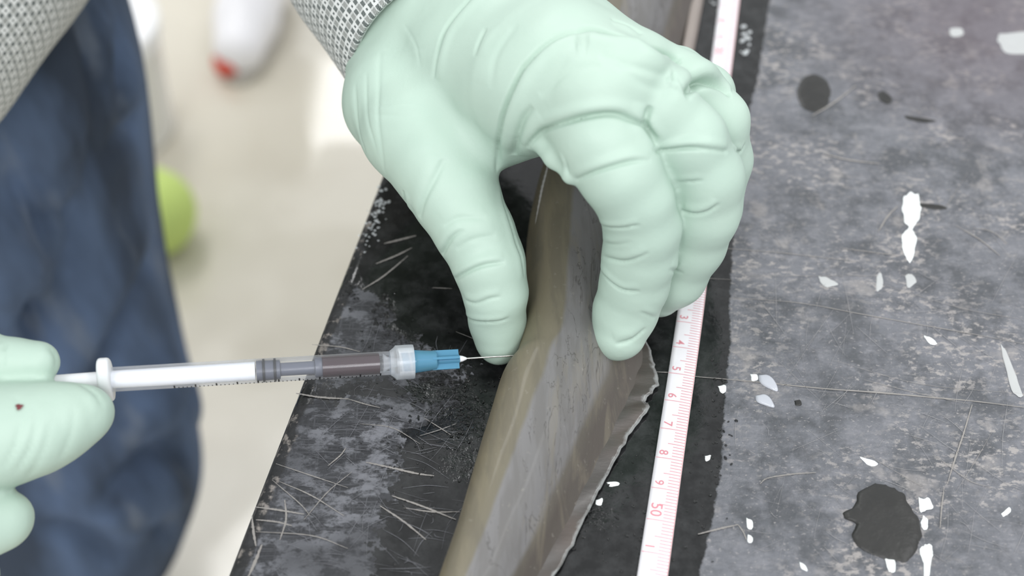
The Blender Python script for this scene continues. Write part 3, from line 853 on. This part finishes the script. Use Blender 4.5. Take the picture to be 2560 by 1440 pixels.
# ================================================================== SYRINGE
SA = PD(258, 950, 36.0); SB = P(1287, 889, 1.25)
SX = SB - SA; SLEN = np.linalg.norm(SX); SX /= SLEN
SZ = np.array([0, 0, 1.0]) - SX * SX[2]; SZ /= np.linalg.norm(SZ)
SY = np.cross(SZ, SX)
syr = empty('syringe', SA)
tag(syr, 'clear plastic syringe with dark red fluid and blue needle hub, needle in the fish', 'syringe')
def s_at(px):            # distance along the syringe for an image column (solves the projection)
    lo, hi = -6.0, SLEN + 1
    for _ in range(40):
        mid = (lo + hi) / 2; p = SA + SX * mid
        x = 1280 + FPX * p[0] / depth_at(p)
        if x < px: lo = mid
        else: hi = mid
    return lo
def lathe(name, prof, mat, n=40, flat=None, closed=True, parent=syr):
    """prof: (distance, radius); turned about the syringe axis"""
    V = []; F = []
    for s_, r in prof:
        for k in range(n):
            a = 2 * math.pi * k / n
            ry, rz = r, r
            V.append(SA + SX * s_ + SY * ry * math.cos(a) + SZ * rz * math.sin(a))
    m = len(prof)
    for i in range(m - 1):
        for k in range(n):
            F.append((i * n + k, i * n + (k + 1) % n, (i + 1) * n + (k + 1) % n, (i + 1) * n + k))
    if closed:
        F.append(tuple(range(n - 1, -1, -1))); F.append(tuple(range((m - 1) * n, m * n)))
    o = mesh_cm(name, V, F, mat, parent)
    e = o.modifiers.new('edge', 'EDGE_SPLIT'); e.split_angle = math.radians(40)
    return o
RB = .345
M_clear = mat_clear('clear_barrel_plastic', (.97, .98, 1.0), .95, .0)
M_milky = mat_clear('milky_plastic', (.92, .94, .96), .76, .03, .2)
M_white = simple('white_plastic', (.86, .87, .90), .3)
M_blue = mat_clear('blue_translucent_plastic', (.22, .58, .80), .6, .0, .12)
M_bluein = simple('blue_dark_core', (.012, .10, .24), .3)
M_blackr = simple('black_rubber', (.012, .013, .018), .35)
M_greyr = simple('grey_rubber', (.115, .125, .16), .35)
M_fluid = simple('dark_red_fluid', (.036, .011, .018), .2)
M_steel = simple('needle_steel', (.62, .60, .58), .22, Metallic=1.0)
M_ink = simple('black_ink', (.012, .012, .014), .6)
x = s_at
bar0, bar1 = x(275), x(985)
lathe('barrel', [(bar0, RB), (bar1 - .15, RB), (bar1, RB * .97)], M_clear, closed=False)
# flange: a flat plate with two ears
def flange():
    V = []; n = 40; th = .17
    prof = []
    for k in range(n):
        a = 2 * math.pi * k / n
        e = .58 if abs(math.sin(a)) > .0 else .58
        y_ = .44 * math.cos(a) ; z_ = .80 * math.sin(a)
        prof.append((y_, z_))
    lay = [(-.02, .9), (.0, .97), (.03, 1.0), (th - .03, 1.0), (th, .97), (th + .02, .9)]
    s0 = x(252)
    for ds, sc in lay:
        for y_, z_ in prof: V.append(SA + SX * (s0 + ds * 1.6) + SY * y_ * sc + SZ * z_ * sc)
    F = [(i * n + k, i * n + (k + 1) % n, (i + 1) * n + (k + 1) % n, (i + 1) * n + k) for i in range(len(lay) - 1) for k in range(n)]
    F.append(tuple(range(n - 1, -1, -1))); F.append(tuple(range((len(lay) - 1) * n, len(lay) * n)))
    mesh_cm('flange', V, F, simple('frosted_plastic', (.78, .80, .82), .35), syr)
flange()
pl = lathe('plunger', [(x(60), .0), (x(60), .45), (x(70), .45), (x(70), .2), (x(140), .22), (x(300), .25), (x(638), .265), (x(640), .0)], M_white, closed=False)
# rubber stopper: grey body, two black sealing rings, cone tip
lathe('stopper', [(x(641), .0), (x(641), .29), (x(652), .29), (x(700), .275), (x(702), .19), (x(786), .19), (x(788), .29), (x(800), .29), (x(808), .25), (x(812), 0)], M_greyr, closed=False)
lathe('sealing_ring', [(x(656), .28), (x(657), .33), (x(662), .33), (x(663), .28)], M_blackr, closed=False)
lathe('sealing_ring', [(x(684), .27), (x(685), .33), (x(690), .33), (x(691), .27)], M_blackr, closed=False)
lathe('fluid', [(x(806), .0), (x(806), .30), (x(948), .30), (x(950), .2), (x(951), 0)], M_fluid, closed=False)
lathe('tip', [(bar1 - .32, .29), (bar1 - .2, .2), (bar1 + .0, .13), (x(1030), .12), (x(1040), .115)], M_milky, n=28, closed=False)
col = lathe('luer_collar', [(x(975), .35), (x(986), .44), (x(990), .50), (x(1030), .50), (x(1034), .49), (x(1034), .42), (x(996), .42)], M_milky, closed=False)
# thread inside the collar
def thread():
    V = []; F = []; n = 90; s0, s1 = x(994), x(1030); m = 6
    for i in range(n + 1):
        t = i / n; a = t * 3.2 * math.pi
        c = SA + SX * (s0 + (s1 - s0) * t) + (SY * math.cos(a) + SZ * math.sin(a)) * .36
        rad = SY * math.cos(a) + SZ * math.sin(a)
        for k in range(m):
            b = 2 * math.pi * k / m
            V.append(c + rad * .045 * math.cos(b) + SX * .03 * math.sin(b))
    F = [(i * m + k, i * m + (k + 1) % m, (i + 1) * m + (k + 1) % m, (i + 1) * m + k) for i in range(n) for k in range(m)]
    mesh_cm('thread', V, F, M_milky, col)
thread()
hub = lathe('needle_hub', [(x(1005), .32), (x(1037), .335), (x(1040), .33), (x(1090), .27), (x(1096), .13), (x(1148), .125), (x(1150), .09), (x(1151), .0)], M_blue, n=32, closed=False)
lathe('hub_core', [(x(1040), .0), (x(1046), .24), (x(1088), .20), (x(1098), .06), (x(1099), 0)], M_bluein, n=24, closed=False, parent=hub)
def fins():
    for a0 in (.5, .5 + math.pi / 2, .5 + math.pi, .5 + 1.5 * math.pi):
        d = SY * math.cos(a0) + SZ * math.sin(a0); e = SY * -math.sin(a0) + SZ * math.cos(a0)
        s0, s1 = x(1080), x(1147); V = []
        for s_, r0, r1 in ((s0, .1, .285), (s1, .1, .28)):
            for r_, w_ in ((r0, -.035), (r0, .035), (r1, .035), (r1, -.035)):
                V.append(SA + SX * s_ + d * r_ + e * w_)
        mesh_cm('hub_rib', V, [(0, 1, 2, 3), (7, 6, 5, 4), (0, 4, 5, 1), (1, 5, 6, 2), (2, 6, 7, 3), (3, 7, 4, 0)], M_blue, hub, smooth=False)
fins()
lathe('needle_seat', [(x(1149), .0), (x(1149), .10), (x(1156), .085), (x(1166), .035), (x(1168), .0)], M_white, n=24, closed=False)
lathe('needle', [(x(1155), .0), (x(1155), .026), (SLEN + .02, .026), (SLEN + .3, .012), (SLEN + .32, 0)], M_steel, n=16, closed=False)
# graduation marks printed on the lower front of the barrel
def graduations():
    V = []; F = []
    s0, s1 = x(949), x(436); n = 50
    for i in range(n + 1):
        s_ = s0 + (s1 - s0) * i / n
        long_ = i % 5 == 0
        a0 = -.56; a1 = -.02 if long_ else -.27
        w_ = .015 if not long_ else .022
        b = len(V); k = 5
        for q in range(k + 1):
            a = a0 + (a1 - a0) * q / k
            r = RB + .003
            c = (-SY * math.cos(a) + SZ * math.sin(a)) * r
            V.append(SA + SX * (s_ - w_) + c); V.append(SA + SX * (s_ + w_) + c)
        for q in range(k): F.append((b + 2 * q, b + 2 * q + 1, b + 2 * q + 3, b + 2 * q + 2))
    o = mesh_cm('graduations', V, F, M_ink, syr); o['kind'] = 'stuff'
graduations()

# ================================================================== TAPE MEASURE
tape = empty('tape_measure', P(1640, 1200, 0))
tag(tape, 'white tape measure strip with red centimetre marks beside the fish', 'tape measure')
M_tape = simple('white_tape', (.80, .79, .82), .4)
M_red = simple('red_print', (.66, .27, .31), .5)
TP = catmull([P(1500, 1980, .06), P(1560, 1640, .06), P(1592.5, 1440, .06), P(1643, 1110, .06), P(1698, 751, .06), P(1729, 500, .06), P(1764, 250, .06), P(1798, 0, .06), P(1838, -320, .06), P(1880, -700, .06)], 24)
TP = np.array(TP); tcum = np.concatenate([[0], np.cumsum(np.linalg.norm(np.diff(TP, axis=0), axis=1))])
TWID = .80
def tape_at(s_, off, z=.075):
    p = np.array([np.interp(s_, tcum, TP[:, k]) for k in range(3)])
    q = np.array([np.interp(s_ + .4, tcum, TP[:, k]) for k in range(3)])
    r = np.array([np.interp(s_ - .4, tcum, TP[:, k]) for k in range(3)])
    t = q - r; t /= np.linalg.norm(t)
    n = np.array([t[1], -t[0], 0])
    p = p + n * off; p[2] = z + .02 * math.sin(math.pi * min(1, max(0, off / TWID)))
    return p, t, n
# centimetre line 44 goes through image row 867, found on the curve
def s_of_row(row):
    lo, hi = 0, tcum[-1]
    for _ in range(40):
        mid = (lo + hi) / 2; p = tape_at(mid, 0)[0]
        y = 720 - FPX * ((p[1]) * SN + (p[2] - CAMH) * CS) / depth_at(p)
        if y > row: lo = mid
        else: hi = mid
    return lo
S44 = s_of_row(866); S50 = s_of_row(1296)
CMLEN = (S44 - S50) / 6
print('TAPE cm length', CMLEN)
def build_tape():
    V = []; n = 6; m = 260
    for i in range(m + 1):
        s_ = tcum[-1] * i / m
        for k in range(n + 1): V.append(tape_at(s_, TWID * k / n)[0])
    F = [(i * (n + 1) + k, i * (n + 1) + k + 1, (i + 1) * (n + 1) + k + 1, (i + 1) * (n + 1) + k) for i in range(m) for k in range(n)]
    o = mesh_cm('strip', V, F, M_tape, tape)
    sm = o.modifiers.new('thick', 'SOLIDIFY'); sm.thickness = .0003; sm.offset = -1
    V = []; F = []
    def bar(s_, o0, o1, w_):
        b = len(V)
        for q in range(4):
            off = o0 + (o1 - o0) * q / 3
            V.append(tape_at(s_ - w_, off, .079)[0]); V.append(tape_at(s_ + w_, off, .079)[0])
        for q in range(3): F.append((b + 2 * q, b + 2 * q + 2, b + 2 * q + 3, b + 2 * q + 1))
    for mm in range(240, 560):
        s_ = S44 + (44 - mm / 10) * CMLEN
        if s_ < .3 or s_ > tcum[-1] - .3: continue
        if mm % 10 == 0: bar(s_, .02, TWID - .02, .011)
        elif mm % 5 == 0: bar(s_, .30, TWID - .02, .011)
        else: bar(s_, .46, TWID - .02, .011)
    o = mesh_cm('scale_marks', V, F, M_red, tape); o['kind'] = 'stuff'
    # right-hand rim line
    V = []
    for i in range(m + 1):
        s_ = tcum[-1] * i / m
        V += [tape_at(s_, TWID - .025, .079)[0], tape_at(s_, TWID - .005, .079)[0]]
    mesh_cm('rim_line', V, [(2 * i, 2 * i + 1, 2 * i + 3, 2 * i + 2) for i in range(m)], simple('pink_print', (.75, .42, .42), .5), tape)
    for num in range(26, 55):
        txt = str(num) if num % 10 == 0 else str(num % 10)
        cu = bpy.data.curves.new('numeral', 'FONT'); cu.body = txt; cu.size = .36 * (1.25 if num % 10 == 0 else 1.0); cu.align_x = 'RIGHT'; cu.resolution_u = 3
        cu.offset = .004
        tmp = bpy.data.objects.new('tmp_text', cu); COL.objects.link(tmp)
        bpy.context.view_layer.update()
        me = bpy.data.meshes.new_from_object(tmp.evaluated_get(bpy.context.evaluated_depsgraph_get()))
        bpy.data.objects.remove(tmp); 
        s_ = S44 + (44 - num) * CMLEN
        Vv = []
        for v in me.vertices:
            # reading runs towards the camera (numbers grow), letter tops face the tick side
            p = tape_at(s_ + .10 - v.co.x, .10 + v.co.y, .080)[0]
            Vv.append(p)
        Ff = [tuple(p.vertices) for p in me.polygons]
        bpy.data.meshes.remove(me)
        mesh_cm('numeral', Vv, Ff, M_red, tape, smooth=False)
build_tape()

# ================================================================== MARKS ON THE TABLE (parts of it)
M_spot = simple('white_mark', (.86, .90, .89), .35)
M_tar = NT('black_tar')
_o = M_tar.obj()
M_tar.bsdf(Base_Color=M_tar.mix(M_tar.noise(_o, 150, 4), (.008, .0085, .008), (.030, .029, .027)), Roughness=.45, Normal=M_tar.bump(M_tar.noise(_o, 90, 4), .5, .002))
M_tar = M_tar.m
M_scratch = simple('bare_scratch', (.27, .255, .24), .8)
M_scratchg = simple('grey_scratch', (.17, .173, .19), .8)
M_beige = simple('beige_scuff', (.42, .36, .28), .85)
def blob(name, outline, h, mat, parent=table, n=5, z0=.0, rag=.015):
    """raised spot: outline in image pixels put down on the table"""
    pts = catmull([P(px_, py_, 0) for px_, py_ in outline] + [P(*outline[0], 0)], 4)[:-1]
    pts = np.array(pts); c = pts.mean(0)
    rb = np.random.default_rng(int(outline[0][0] * 7 + outline[0][1]))
    f_ = 1 + rag * (rb.normal(0, 1, len(pts)) * .6 + np.sin(np.arange(len(pts)) * rb.uniform(.7, 1.6) + rb.uniform(0, 6)))
    pts = c + (pts - c) * f_[:, None]
    V = []; m = len(pts)
    for i in range(n):
        t = i / n
        for p in pts:
            q = c + (p - c) * (1 - t ** 1.4)
            q[2] = z0 + h * math.sqrt(max(0, 1 - (1 - t) ** 2.2))
            V.append(q)
    V.append(c + np.array([0, 0, z0 + h]))
    F = [(i * m + k, i * m + (k + 1) % m, (i + 1) * m + (k + 1) % m, (i + 1) * m + k) for i in range(n - 1) for k in range(m)]
    F += [((n - 1) * m + k, (n - 1) * m + (k + 1) % m, n * m) for k in range(m)]
    return mesh_cm(name, V, F, mat, parent)
SPOTS = [  # raised white and grey spots, outlines in image pixels
    [(2280, 480), (2298, 492), (2302, 530), (2292, 556), (2276, 572), (2262, 552), (2256, 520), (2262, 492)],
    [(2276, 568), (2290, 590), (2288, 620), (2274, 656), (2262, 636), (2254, 600), (2262, 578)],
    [(2500, 85), (2560, 78), (2600, 90), (2600, 130), (2540, 136), (2500, 118)],
    [(2374, 72), (2400, 70), (2410, 86), (2380, 92)],
    [(2150, 1142), (2180, 1150), (2196, 1160), (2172, 1164)], [(2310, 838), (2330, 846), (2344, 860), (2326, 860), (2314, 848)],
    [(2296, 1242), (2308, 1248), (2320, 1244), (2334, 1266), (2316, 1276), (2300, 1278)], [(2308, 1290), (2318, 1296), (2320, 1316), (2312, 1326), (2302, 1312)],
    [(2308, 1362), (2326, 1364), (2334, 1384), (2328, 1400), (2324, 1440), (2312, 1450), (2308, 1410), (2300, 1380)], [(2212, 1392), (2236, 1398), (2238, 1424), (2226, 1432), (2216, 1412)],
    [(1998, 1404), (2012, 1412), (2018, 1428), (2004, 1422)], [(1866, 1294), (1880, 1302), (1882, 1322), (1868, 1318)], [(1870, 1336), (1882, 1344), (1878, 1358), (1868, 1352)],
    [(2504, 1284), (2522, 1268), (2526, 1280), (2510, 1292)], [(2502, 860), (2516, 880), (2548, 960), (2556, 992), (2534, 984), (2516, 930)],
    [(1796, 966), (1812, 962), (1816, 976), (1804, 984)], [(1762, 1140), (1776, 1138), (1774, 1150), (1764, 1152)],
    [(1516, 1206), (1544, 1204), (1546, 1214), (1524, 1216)], [(1490, 1250), (1506, 1246), (1504, 1262), (1490, 1262)], [(1876, 936), (1892, 936), (1894, 950), (1880, 952)],  # first outline: a sparkle of the wet film put in as white colour
    [(2190, 690), (2204, 684), (2206, 716), (2192, 726)], [(2262, 690), (2280, 684), (2290, 706), (2270, 718)], [(2046, 690), (2070, 694), (2094, 712), (2060, 716)]]
M_smear = simple('grey_mark', (.46, .47, .47), .6)
for k_, p in enumerate(SPOTS): blob('white_spot', p, .02, rag=.07, mat=M_smear if k_ >= len(SPOTS) - 3 or k_ in (2, 3, 14) else M_spot)
M_drop = simple('pale_drop', (.50, .52, .57), .15)  # pale grey raised drops
blob('pale_drop', [(1896, 938), (1920, 938), (1938, 954), (1944, 978), (1920, 970), (1900, 956)], .07, M_drop)
blob('pale_drop', [(1888, 990), (1910, 986), (1928, 998), (1936, 1018), (1914, 1014), (1892, 1004)], .07, M_drop)
blob('tar_patch', [(2188, 1208), (2214, 1212), (2236, 1222), (2260, 1236), (2272, 1262), (2292, 1290), (2304, 1330), (2296, 1362), (2276, 1398), (2240, 1404), (2200, 1392), (2160, 1376), (2134, 1352), (2132, 1330), (2140, 1310), (2112, 1296), (2110, 1280), (2136, 1266), (2146, 1232)], .10, M_tar, n=7)
blob('tar_patch', [(1992, 226), (2004, 200), (2030, 186), (2058, 194), (2076, 220), (2072, 254), (2050, 276), (2020, 276), (1998, 256)], .06, M_tar)
blob('tar_patch', [(2194, 232), (2210, 228), (2230, 246), (2222, 260), (2200, 250)], .04, M_tar)
blob('tar_patch', [(1986, 1002), (2000, 1000), (2004, 1012), (1990, 1014)], .03, M_tar)
blob('tar_patch', [(2300, 508), (2350, 512), (2368, 522), (2340, 524), (2300, 516)], .02, M_tar)
blob('tar_patch', [(2260, 288), (2300, 294), (2340, 302), (2310, 306), (2270, 298)], .01, M_tar)

def strips(name, lines, mat, jag=.05, kind='stuff', seed=1):
    rng = np.random.default_rng(seed)
    V = []; F = []
    for pts, w_ in lines:
        q = catmull([P(a, b, 0) for a, b in pts], max(6, int(60 / len(pts))))
        q = np.array(q); n_ = len(q)
        t = np.gradient(q, axis=0); t /= np.maximum(np.linalg.norm(t, axis=1), 1e-9)[:, None]
        nn = np.stack([t[:, 1], -t[:, 0], t[:, 2] * 0], 1)
        wd = w_ * (.35 + .65 * np.sin(np.linspace(.08, math.pi - .08, n_))) * rng.uniform(.5, .85, n_)
        off = rng.normal(0, w_ * jag, n_)
        b = len(V)
        for i in range(n_):
            c = q[i] + nn[i] * off[i]; c[2] = .012 + .001 * (b % 7)
            V.append(c - nn[i] * wd[i]); V.append(c + nn[i] * wd[i])
        F += [(b + 2 * i, b + 2 * i + 2, b + 2 * i + 3, b + 2 * i + 1) for i in range(n_ - 1)]
    o = mesh_cm(name, V, F, mat, table, smooth=False)
    o['kind'] = kind
    return o
LONG = [([(1742, 942), (1900, 956), (2060, 972), (2200, 982), (2330, 994), (2440, 1004), (2570, 1020)], .035), ([(1830, 744), (2000, 758), (2150, 785), (2300, 812), (2430, 835), (2570, 862)], .02),
        ([(2430, 1012), (2410, 1080), (2390, 1140), (2368, 1210)], .035), ([(2360, 1220), (2354, 1270), (2350, 1320)], .03), ([(1745, 1336), (1800, 1322), (1845, 1312)], .04), ([(1845, 1312), (1858, 1330), (1866, 1350)], .03),
        ([(1900, 1210), (1920, 1196), (1980, 1186), (2040, 1182)], .03), ([(2150, 1125), (2240, 1180), (2330, 1230)], .008), ([(2160, 950), (2300, 985), (2420, 1010)], .012), ([(2080, 900), (2300, 960), (2560, 985)], .008),
        ([(1790, 620), (1950, 632), (2150, 655)], .018), ([(2200, 710), (2400, 770), (2560, 800)], .01), ([(1830, 690), (2000, 690), (2200, 690)], .008), ([(2030, 290), (2080, 260), (2140, 215)], .05), ([(2195, 580), (2220, 540), (2245, 515)], .04),
        ([(2390, 565), (2450, 600), (2500, 640)], .03), ([(2430, 570), (2480, 580), (2520, 610)], .02), ([(2100, 620), (2250, 640)], .02), ([(2420, 430), (2360, 520), (2340, 480)], .01), ([(2480, 1080), (2440, 1150), (2390, 1230)], .008),
        ([(2340, 1140), (2420, 1200), (2480, 1220)], .015), ([(1640, 930), (1700, 934), (1742, 942)], .03), ([(1700, 690), (1760, 696), (1830, 700)], .012), ([(2060, 385), (2120, 400), (2200, 410)], .05)]
strips('scratches', LONG, M_scratch)
LEFT = [([(640, 1268), (700, 1276), (760, 1286)], .04), ([(630, 1290), (634, 1330), (640, 1366)], .05), ([(640, 1300), (690, 1305), (730, 1315)], .035), ([(655, 1362), (640, 1400), (620, 1445)], .06), ([(740, 984), (800, 994), (870, 998)], .05), ([(870, 998), (910, 1010), (950, 1020)], .03), ([(780, 862), (850, 868), (900, 880)], .03),
        ([(915, 1156), (980, 1170), (1040, 1184), (1085, 1190)], .05), ([(900, 1060), (980, 1070), (1050, 1110)], .02), ([(980, 1240), (1060, 1268), (1140, 1300)], .04), ([(950, 1265), (1010, 1305), (1065, 1350)], .04), ([(1010, 1270), (1080, 1280), (1150, 1280)], .03), ([(700, 1205), (780, 1240), (860, 1290)], .025),
        ([(690, 1160), (780, 1190), (870, 1220)], .02), ([(820, 1165), (850, 1140), (865, 1120)], .03), ([(1060, 1045), (1100, 1070), (1130, 1090)], .02), ([(1050, 1090), (1100, 1075), (1140, 1060)], .02), ([(680, 1200), (750, 1260), (775, 1290)], .02), ([(760, 1300), (820, 1230), (880, 1180)], .02),
        ([(1020, 640), (960, 690), (905, 725)], .04), ([(960, 610), (1000, 600), (1040, 590)], .06), ([(940, 660), (990, 640), (1030, 620)], .05), ([(700, 1350), (715, 1300), (712, 1250)], .04), ([(640, 1330), (780, 1340), (870, 1372)], .02), ([(1140, 830), (1190, 850)], .012), ([(1080, 720), (1130, 722)], .02)]
strips('scratches', LEFT, M_scratch, seed=4)
rng = np.random.default_rng(11)
R_ = []
for i in range(260):
    px_, py_ = rng.uniform(600, 1150), rng.uniform(880, 1440)
    if to_st(P(px_, py_, 0))[0] < .5: continue
    a = rng.choice([rng.normal(.45, .25), rng.normal(-1.15, .3), rng.normal(.15, .2)]); L = rng.uniform(15, 130)
    e = (px_ + math.cos(a) * L, py_ + math.sin(a) * L)
    if to_st(P(*e, 0))[0] < .4 or e[0] > 1190: continue
    R_.append(([(px_, py_), ((px_ + e[0]) / 2 + rng.normal(0, 4), (py_ + e[1]) / 2 + rng.normal(0, 4)), e], rng.uniform(.003, .010)))
strips('fine_scratches', R_, M_scratchg, seed=5)
R_ = []
for i in range(150):
    px_, py_ = rng.uniform(1830, 2560), rng.uniform(560, 1440)
    a = rng.choice([rng.normal(.15, .2), rng.normal(-1.2, .35), rng.normal(.7, .2)]); L = rng.uniform(20, 170)
    R_.append(([(px_, py_), (px_ + math.cos(a) * L / 2 + rng.normal(0, 3), py_ + math.sin(a) * L / 2 + rng.normal(0, 3)), (px_ + math.cos(a) * L, py_ + math.sin(a) * L)], rng.uniform(.003, .009)))
strips('fine_scratches', R_, simple('pale_scratch', (.29, .285, .29), .8), seed=6)

# water drops and foam left on the wet board
def drops(name, items, mat, seed, n=10):
    V = []; F = []
    rng = np.random.default_rng(seed)
    for px_, py_, r in items:
        c = P(px_, py_, 0); b = len(V)
        st = rng.uniform(.7, 1.4); an = rng.uniform(0, 6)
        for i, (rr, hh) in enumerate(((1, 0), (.93, .3), (.7, .52), (.38, .64))):
            for k in range(n):
                a = 2 * math.pi * k / n
                dx, dy = math.cos(a) * rr * r * st, math.sin(a) * rr * r / st
                V.append(c + np.array([dx * math.cos(an) - dy * math.sin(an), dx * math.sin(an) + dy * math.cos(an), hh * r * .8 + .004]))
        V.append(c + np.array([0, 0, .68 * r * .8 + .004]))
        for i in range(3):
            F += [(b + i * n + k, b + i * n + (k + 1) % n, b + (i + 1) * n + (k + 1) % n, b + (i + 1) * n + k) for k in range(n)]
        F += [(b + 3 * n + k, b + 3 * n + (k + 1) % n, b + 4 * n) for k in range(n)]
    o = mesh_cm(name, V, F, mat)
    return o
it = []
def cluster(cx, cy, sx, sy, n, r0, r1):
    for _ in range(n): it.append((rng.normal(cx, sx), rng.normal(cy, sy), rng.uniform(r0, r1)))
cluster(1120, 1000, 50, 45, 140, .015, .06); cluster(1170, 1080, 40, 70, 140, .015, .05); cluster(1090, 945, 60, 15, 60, .02, .07); cluster(955, 775, 14, 25, 26, .03, .08); cluster(985, 850, 40, 25, 50, .02, .05)
cluster(875, 730, 10, 15, 26, .02, .05); cluster(1500, 1230, 50, 50, 40, .015, .05); cluster(1780, 1150, 25, 90, 40, .015, .06); cluster(1050, 1150, 60, 90, 90, .015, .04); cluster(1560, 1150, 60, 80, 30, .01, .04); cluster(1800, 1000, 10, 120, 40, .01, .05)
cluster(1550, 1350, 60, 60, 60, .015, .05)
w1 = drops('water_droplets', it, M_water, 1)
tag(w1, 'tiny clear water droplets scattered over the wet strip of table', 'water', kind='stuff')
it = []
cluster(950, 500, 10, 20, 30, .03, .07); cluster(935, 555, 12, 20, 26, .02, .06); cluster(915, 600, 10, 14, 10, .02, .04); cluster(1793, 640, 5, 14, 10, .02, .05); cluster(1865, 110, 6, 30, 12, .05, .12); cluster(1790, 15, 8, 12, 5, .04, .08)
fo = drops('foam_bubbles', it, mat_clear('foam_film', (.92, .96, .98), .6, .1, .05), 2)
tag(fo, 'small whitish foam bubbles at the rim of the wet table', 'foam', kind='stuff')

# ================================================================== BACKGROUND ON THE FLOOR
def F_at(px_, py_, h=0.0): return P(px_, py_, -TT * 100 + h)
def rev(name, c, prof, mat, parent, n=40):
    V = []
    for r, z in prof:
        for k in range(n):
            a = 2 * math.pi * k / n; V.append(c + np.array([r * math.cos(a), r * math.sin(a), z]))
    F = [(i * n + k, i * n + (k + 1) % n, (i + 1) * n + (k + 1) % n, (i + 1) * n + k) for i in range(len(prof) - 1) for k in range(n)]
    F.append(tuple(range(n - 1, -1, -1))); F.append(tuple(range((len(prof) - 1) * n, len(prof) * n)))
    return mesh_cm(name, V, F, mat, parent)
M_wp = simple('white_pail_plastic', (.84, .84, .84), .35)
bc = F_at(292, 330)
pail = empty('pail', bc)
tag(pail, 'blurred white round pail on the floor behind the jeans', 'pail')
rev('body', bc, [(7.4, 0.1), (7.8, .6), (8.6, 15), (8.9, 15.2), (8.9, 16.5), (8.6, 16.8)], M_wp, pail)
rev('lid', bc, [(9.0, 16.8), (9.2, 17), (9.2, 18), (8.8, 18.3), (8.2, 18.0)], M_wp, pail)
# lime green ball
lb = F_at(398, 612); 
M_lime = simple('lime_rubber', (.52, .66, .18), .5)
n = 24
V = []; F = []
R0 = 5.6
for i in range(n + 1):
    a = math.pi * i / n
    for k in range(2 * n):
        b = math.pi * k / n
        rr = R0 * (1 - .012 * max(0, math.cos(6 * b)) * math.sin(a))
        V.append(lb + np.array([rr * math.sin(a) * math.cos(b), rr * math.sin(a) * math.sin(b), R0 - R0 * math.cos(a) + .05]))
F = [(i * 2 * n + k, i * 2 * n + (k + 1) % (2 * n), (i + 1) * 2 * n + (k + 1) % (2 * n), (i + 1) * 2 * n + k) for i in range(n) for k in range(2 * n)]
ball = mesh_cm('ball', V, F, M_lime)
tag(ball, 'blurred lime green ball on the floor beside the jeans', 'ball')
# white rubber boot with a red toe mark
def boot():
    base = F_at(632, 104)
    b = empty('rubber_boot', base)
    tag(b, 'blurred white rubber boot with red toe mark standing on the floor', 'boot')
    f = Field((-12, -14, 0), (12, 20, 40), .5)
    F = f.new()
    f.chain(F, [(np.array([-.6, -6, 3.6]), 3.6), (np.array([-.3, 0, 4.2]), 4.3), (np.array([0, 7, 4.8]), 4.6), (np.array([0, 11, 5]), 4.4)], 2)
    f.chain(F, [(np.array([0, 9, 5]), 4.8), (np.array([-.4, 9, 14]), 5.0), (np.array([-1.2, 9, 34]), 5.6)], 2)
    V, Fc = surface_nets(F, f.lo, f.h); V = relax(V, Fc, 2)
    V[:, 2] = np.clip(V[:, 2], .9, 36)
    mesh_cm('shaft', V + base, Fc.tolist(), simple('white_boot_rubber', (.84, .83, .85), .4), b)
    # sole follows the foot outline
    m = 40; S_ = []
    for z in (0.05, .5, 1.2):
        for k in range(m):
            a = 2 * math.pi * k / m
            y_ = 2.5 + 12.8 * math.sin(a); x_ = -.3 + .03 * y_ + (4.4 + .5 * math.sin(a * 1)) * math.cos(a)
            S_.append(base + np.array([x_, y_, z]))
    Fs = [(i * m + k, i * m + (k + 1) % m, (i + 1) * m + (k + 1) % m, (i + 1) * m + k) for i in range(2) for k in range(m)]
    Fs += [tuple(range(m - 1, -1, -1)), tuple(range(2 * m, 3 * m))]
    mesh_cm('sole', S_, Fs, simple('grey_sole', (.50, .47, .42), .6), b)
    # red mark on the toe
    M_r = simple('red_patch', (.62, .05, .02), .45)
    V = []; k = 16; c = base + np.array([-2.7, -8.6, 2.6])
    nrm = np.array([-.55, -.75, .35]); nrm /= np.linalg.norm(nrm); xx = np.cross(nrm, [0, 0, 1.]); xx /= np.linalg.norm(xx); yy = np.cross(nrm, xx)
    for rr, hh in ((2.0, -1.2), (1.9, .1), (1.2, .5)):
        for i in range(k):
            a = 2 * math.pi * i / k; V.append(c + (xx * math.cos(a) + yy * math.sin(a) * .9) * rr + nrm * hh)
    Fm = [(i * k + j, i * k + (j + 1) % k, (i + 1) * k + (j + 1) % k, (i + 1) * k + j) for i in range(2) for j in range(k)] + [tuple(range(2 * k, 3 * k))]
    mesh_cm('toe_mark', V, Fm, M_r, b)
boot()
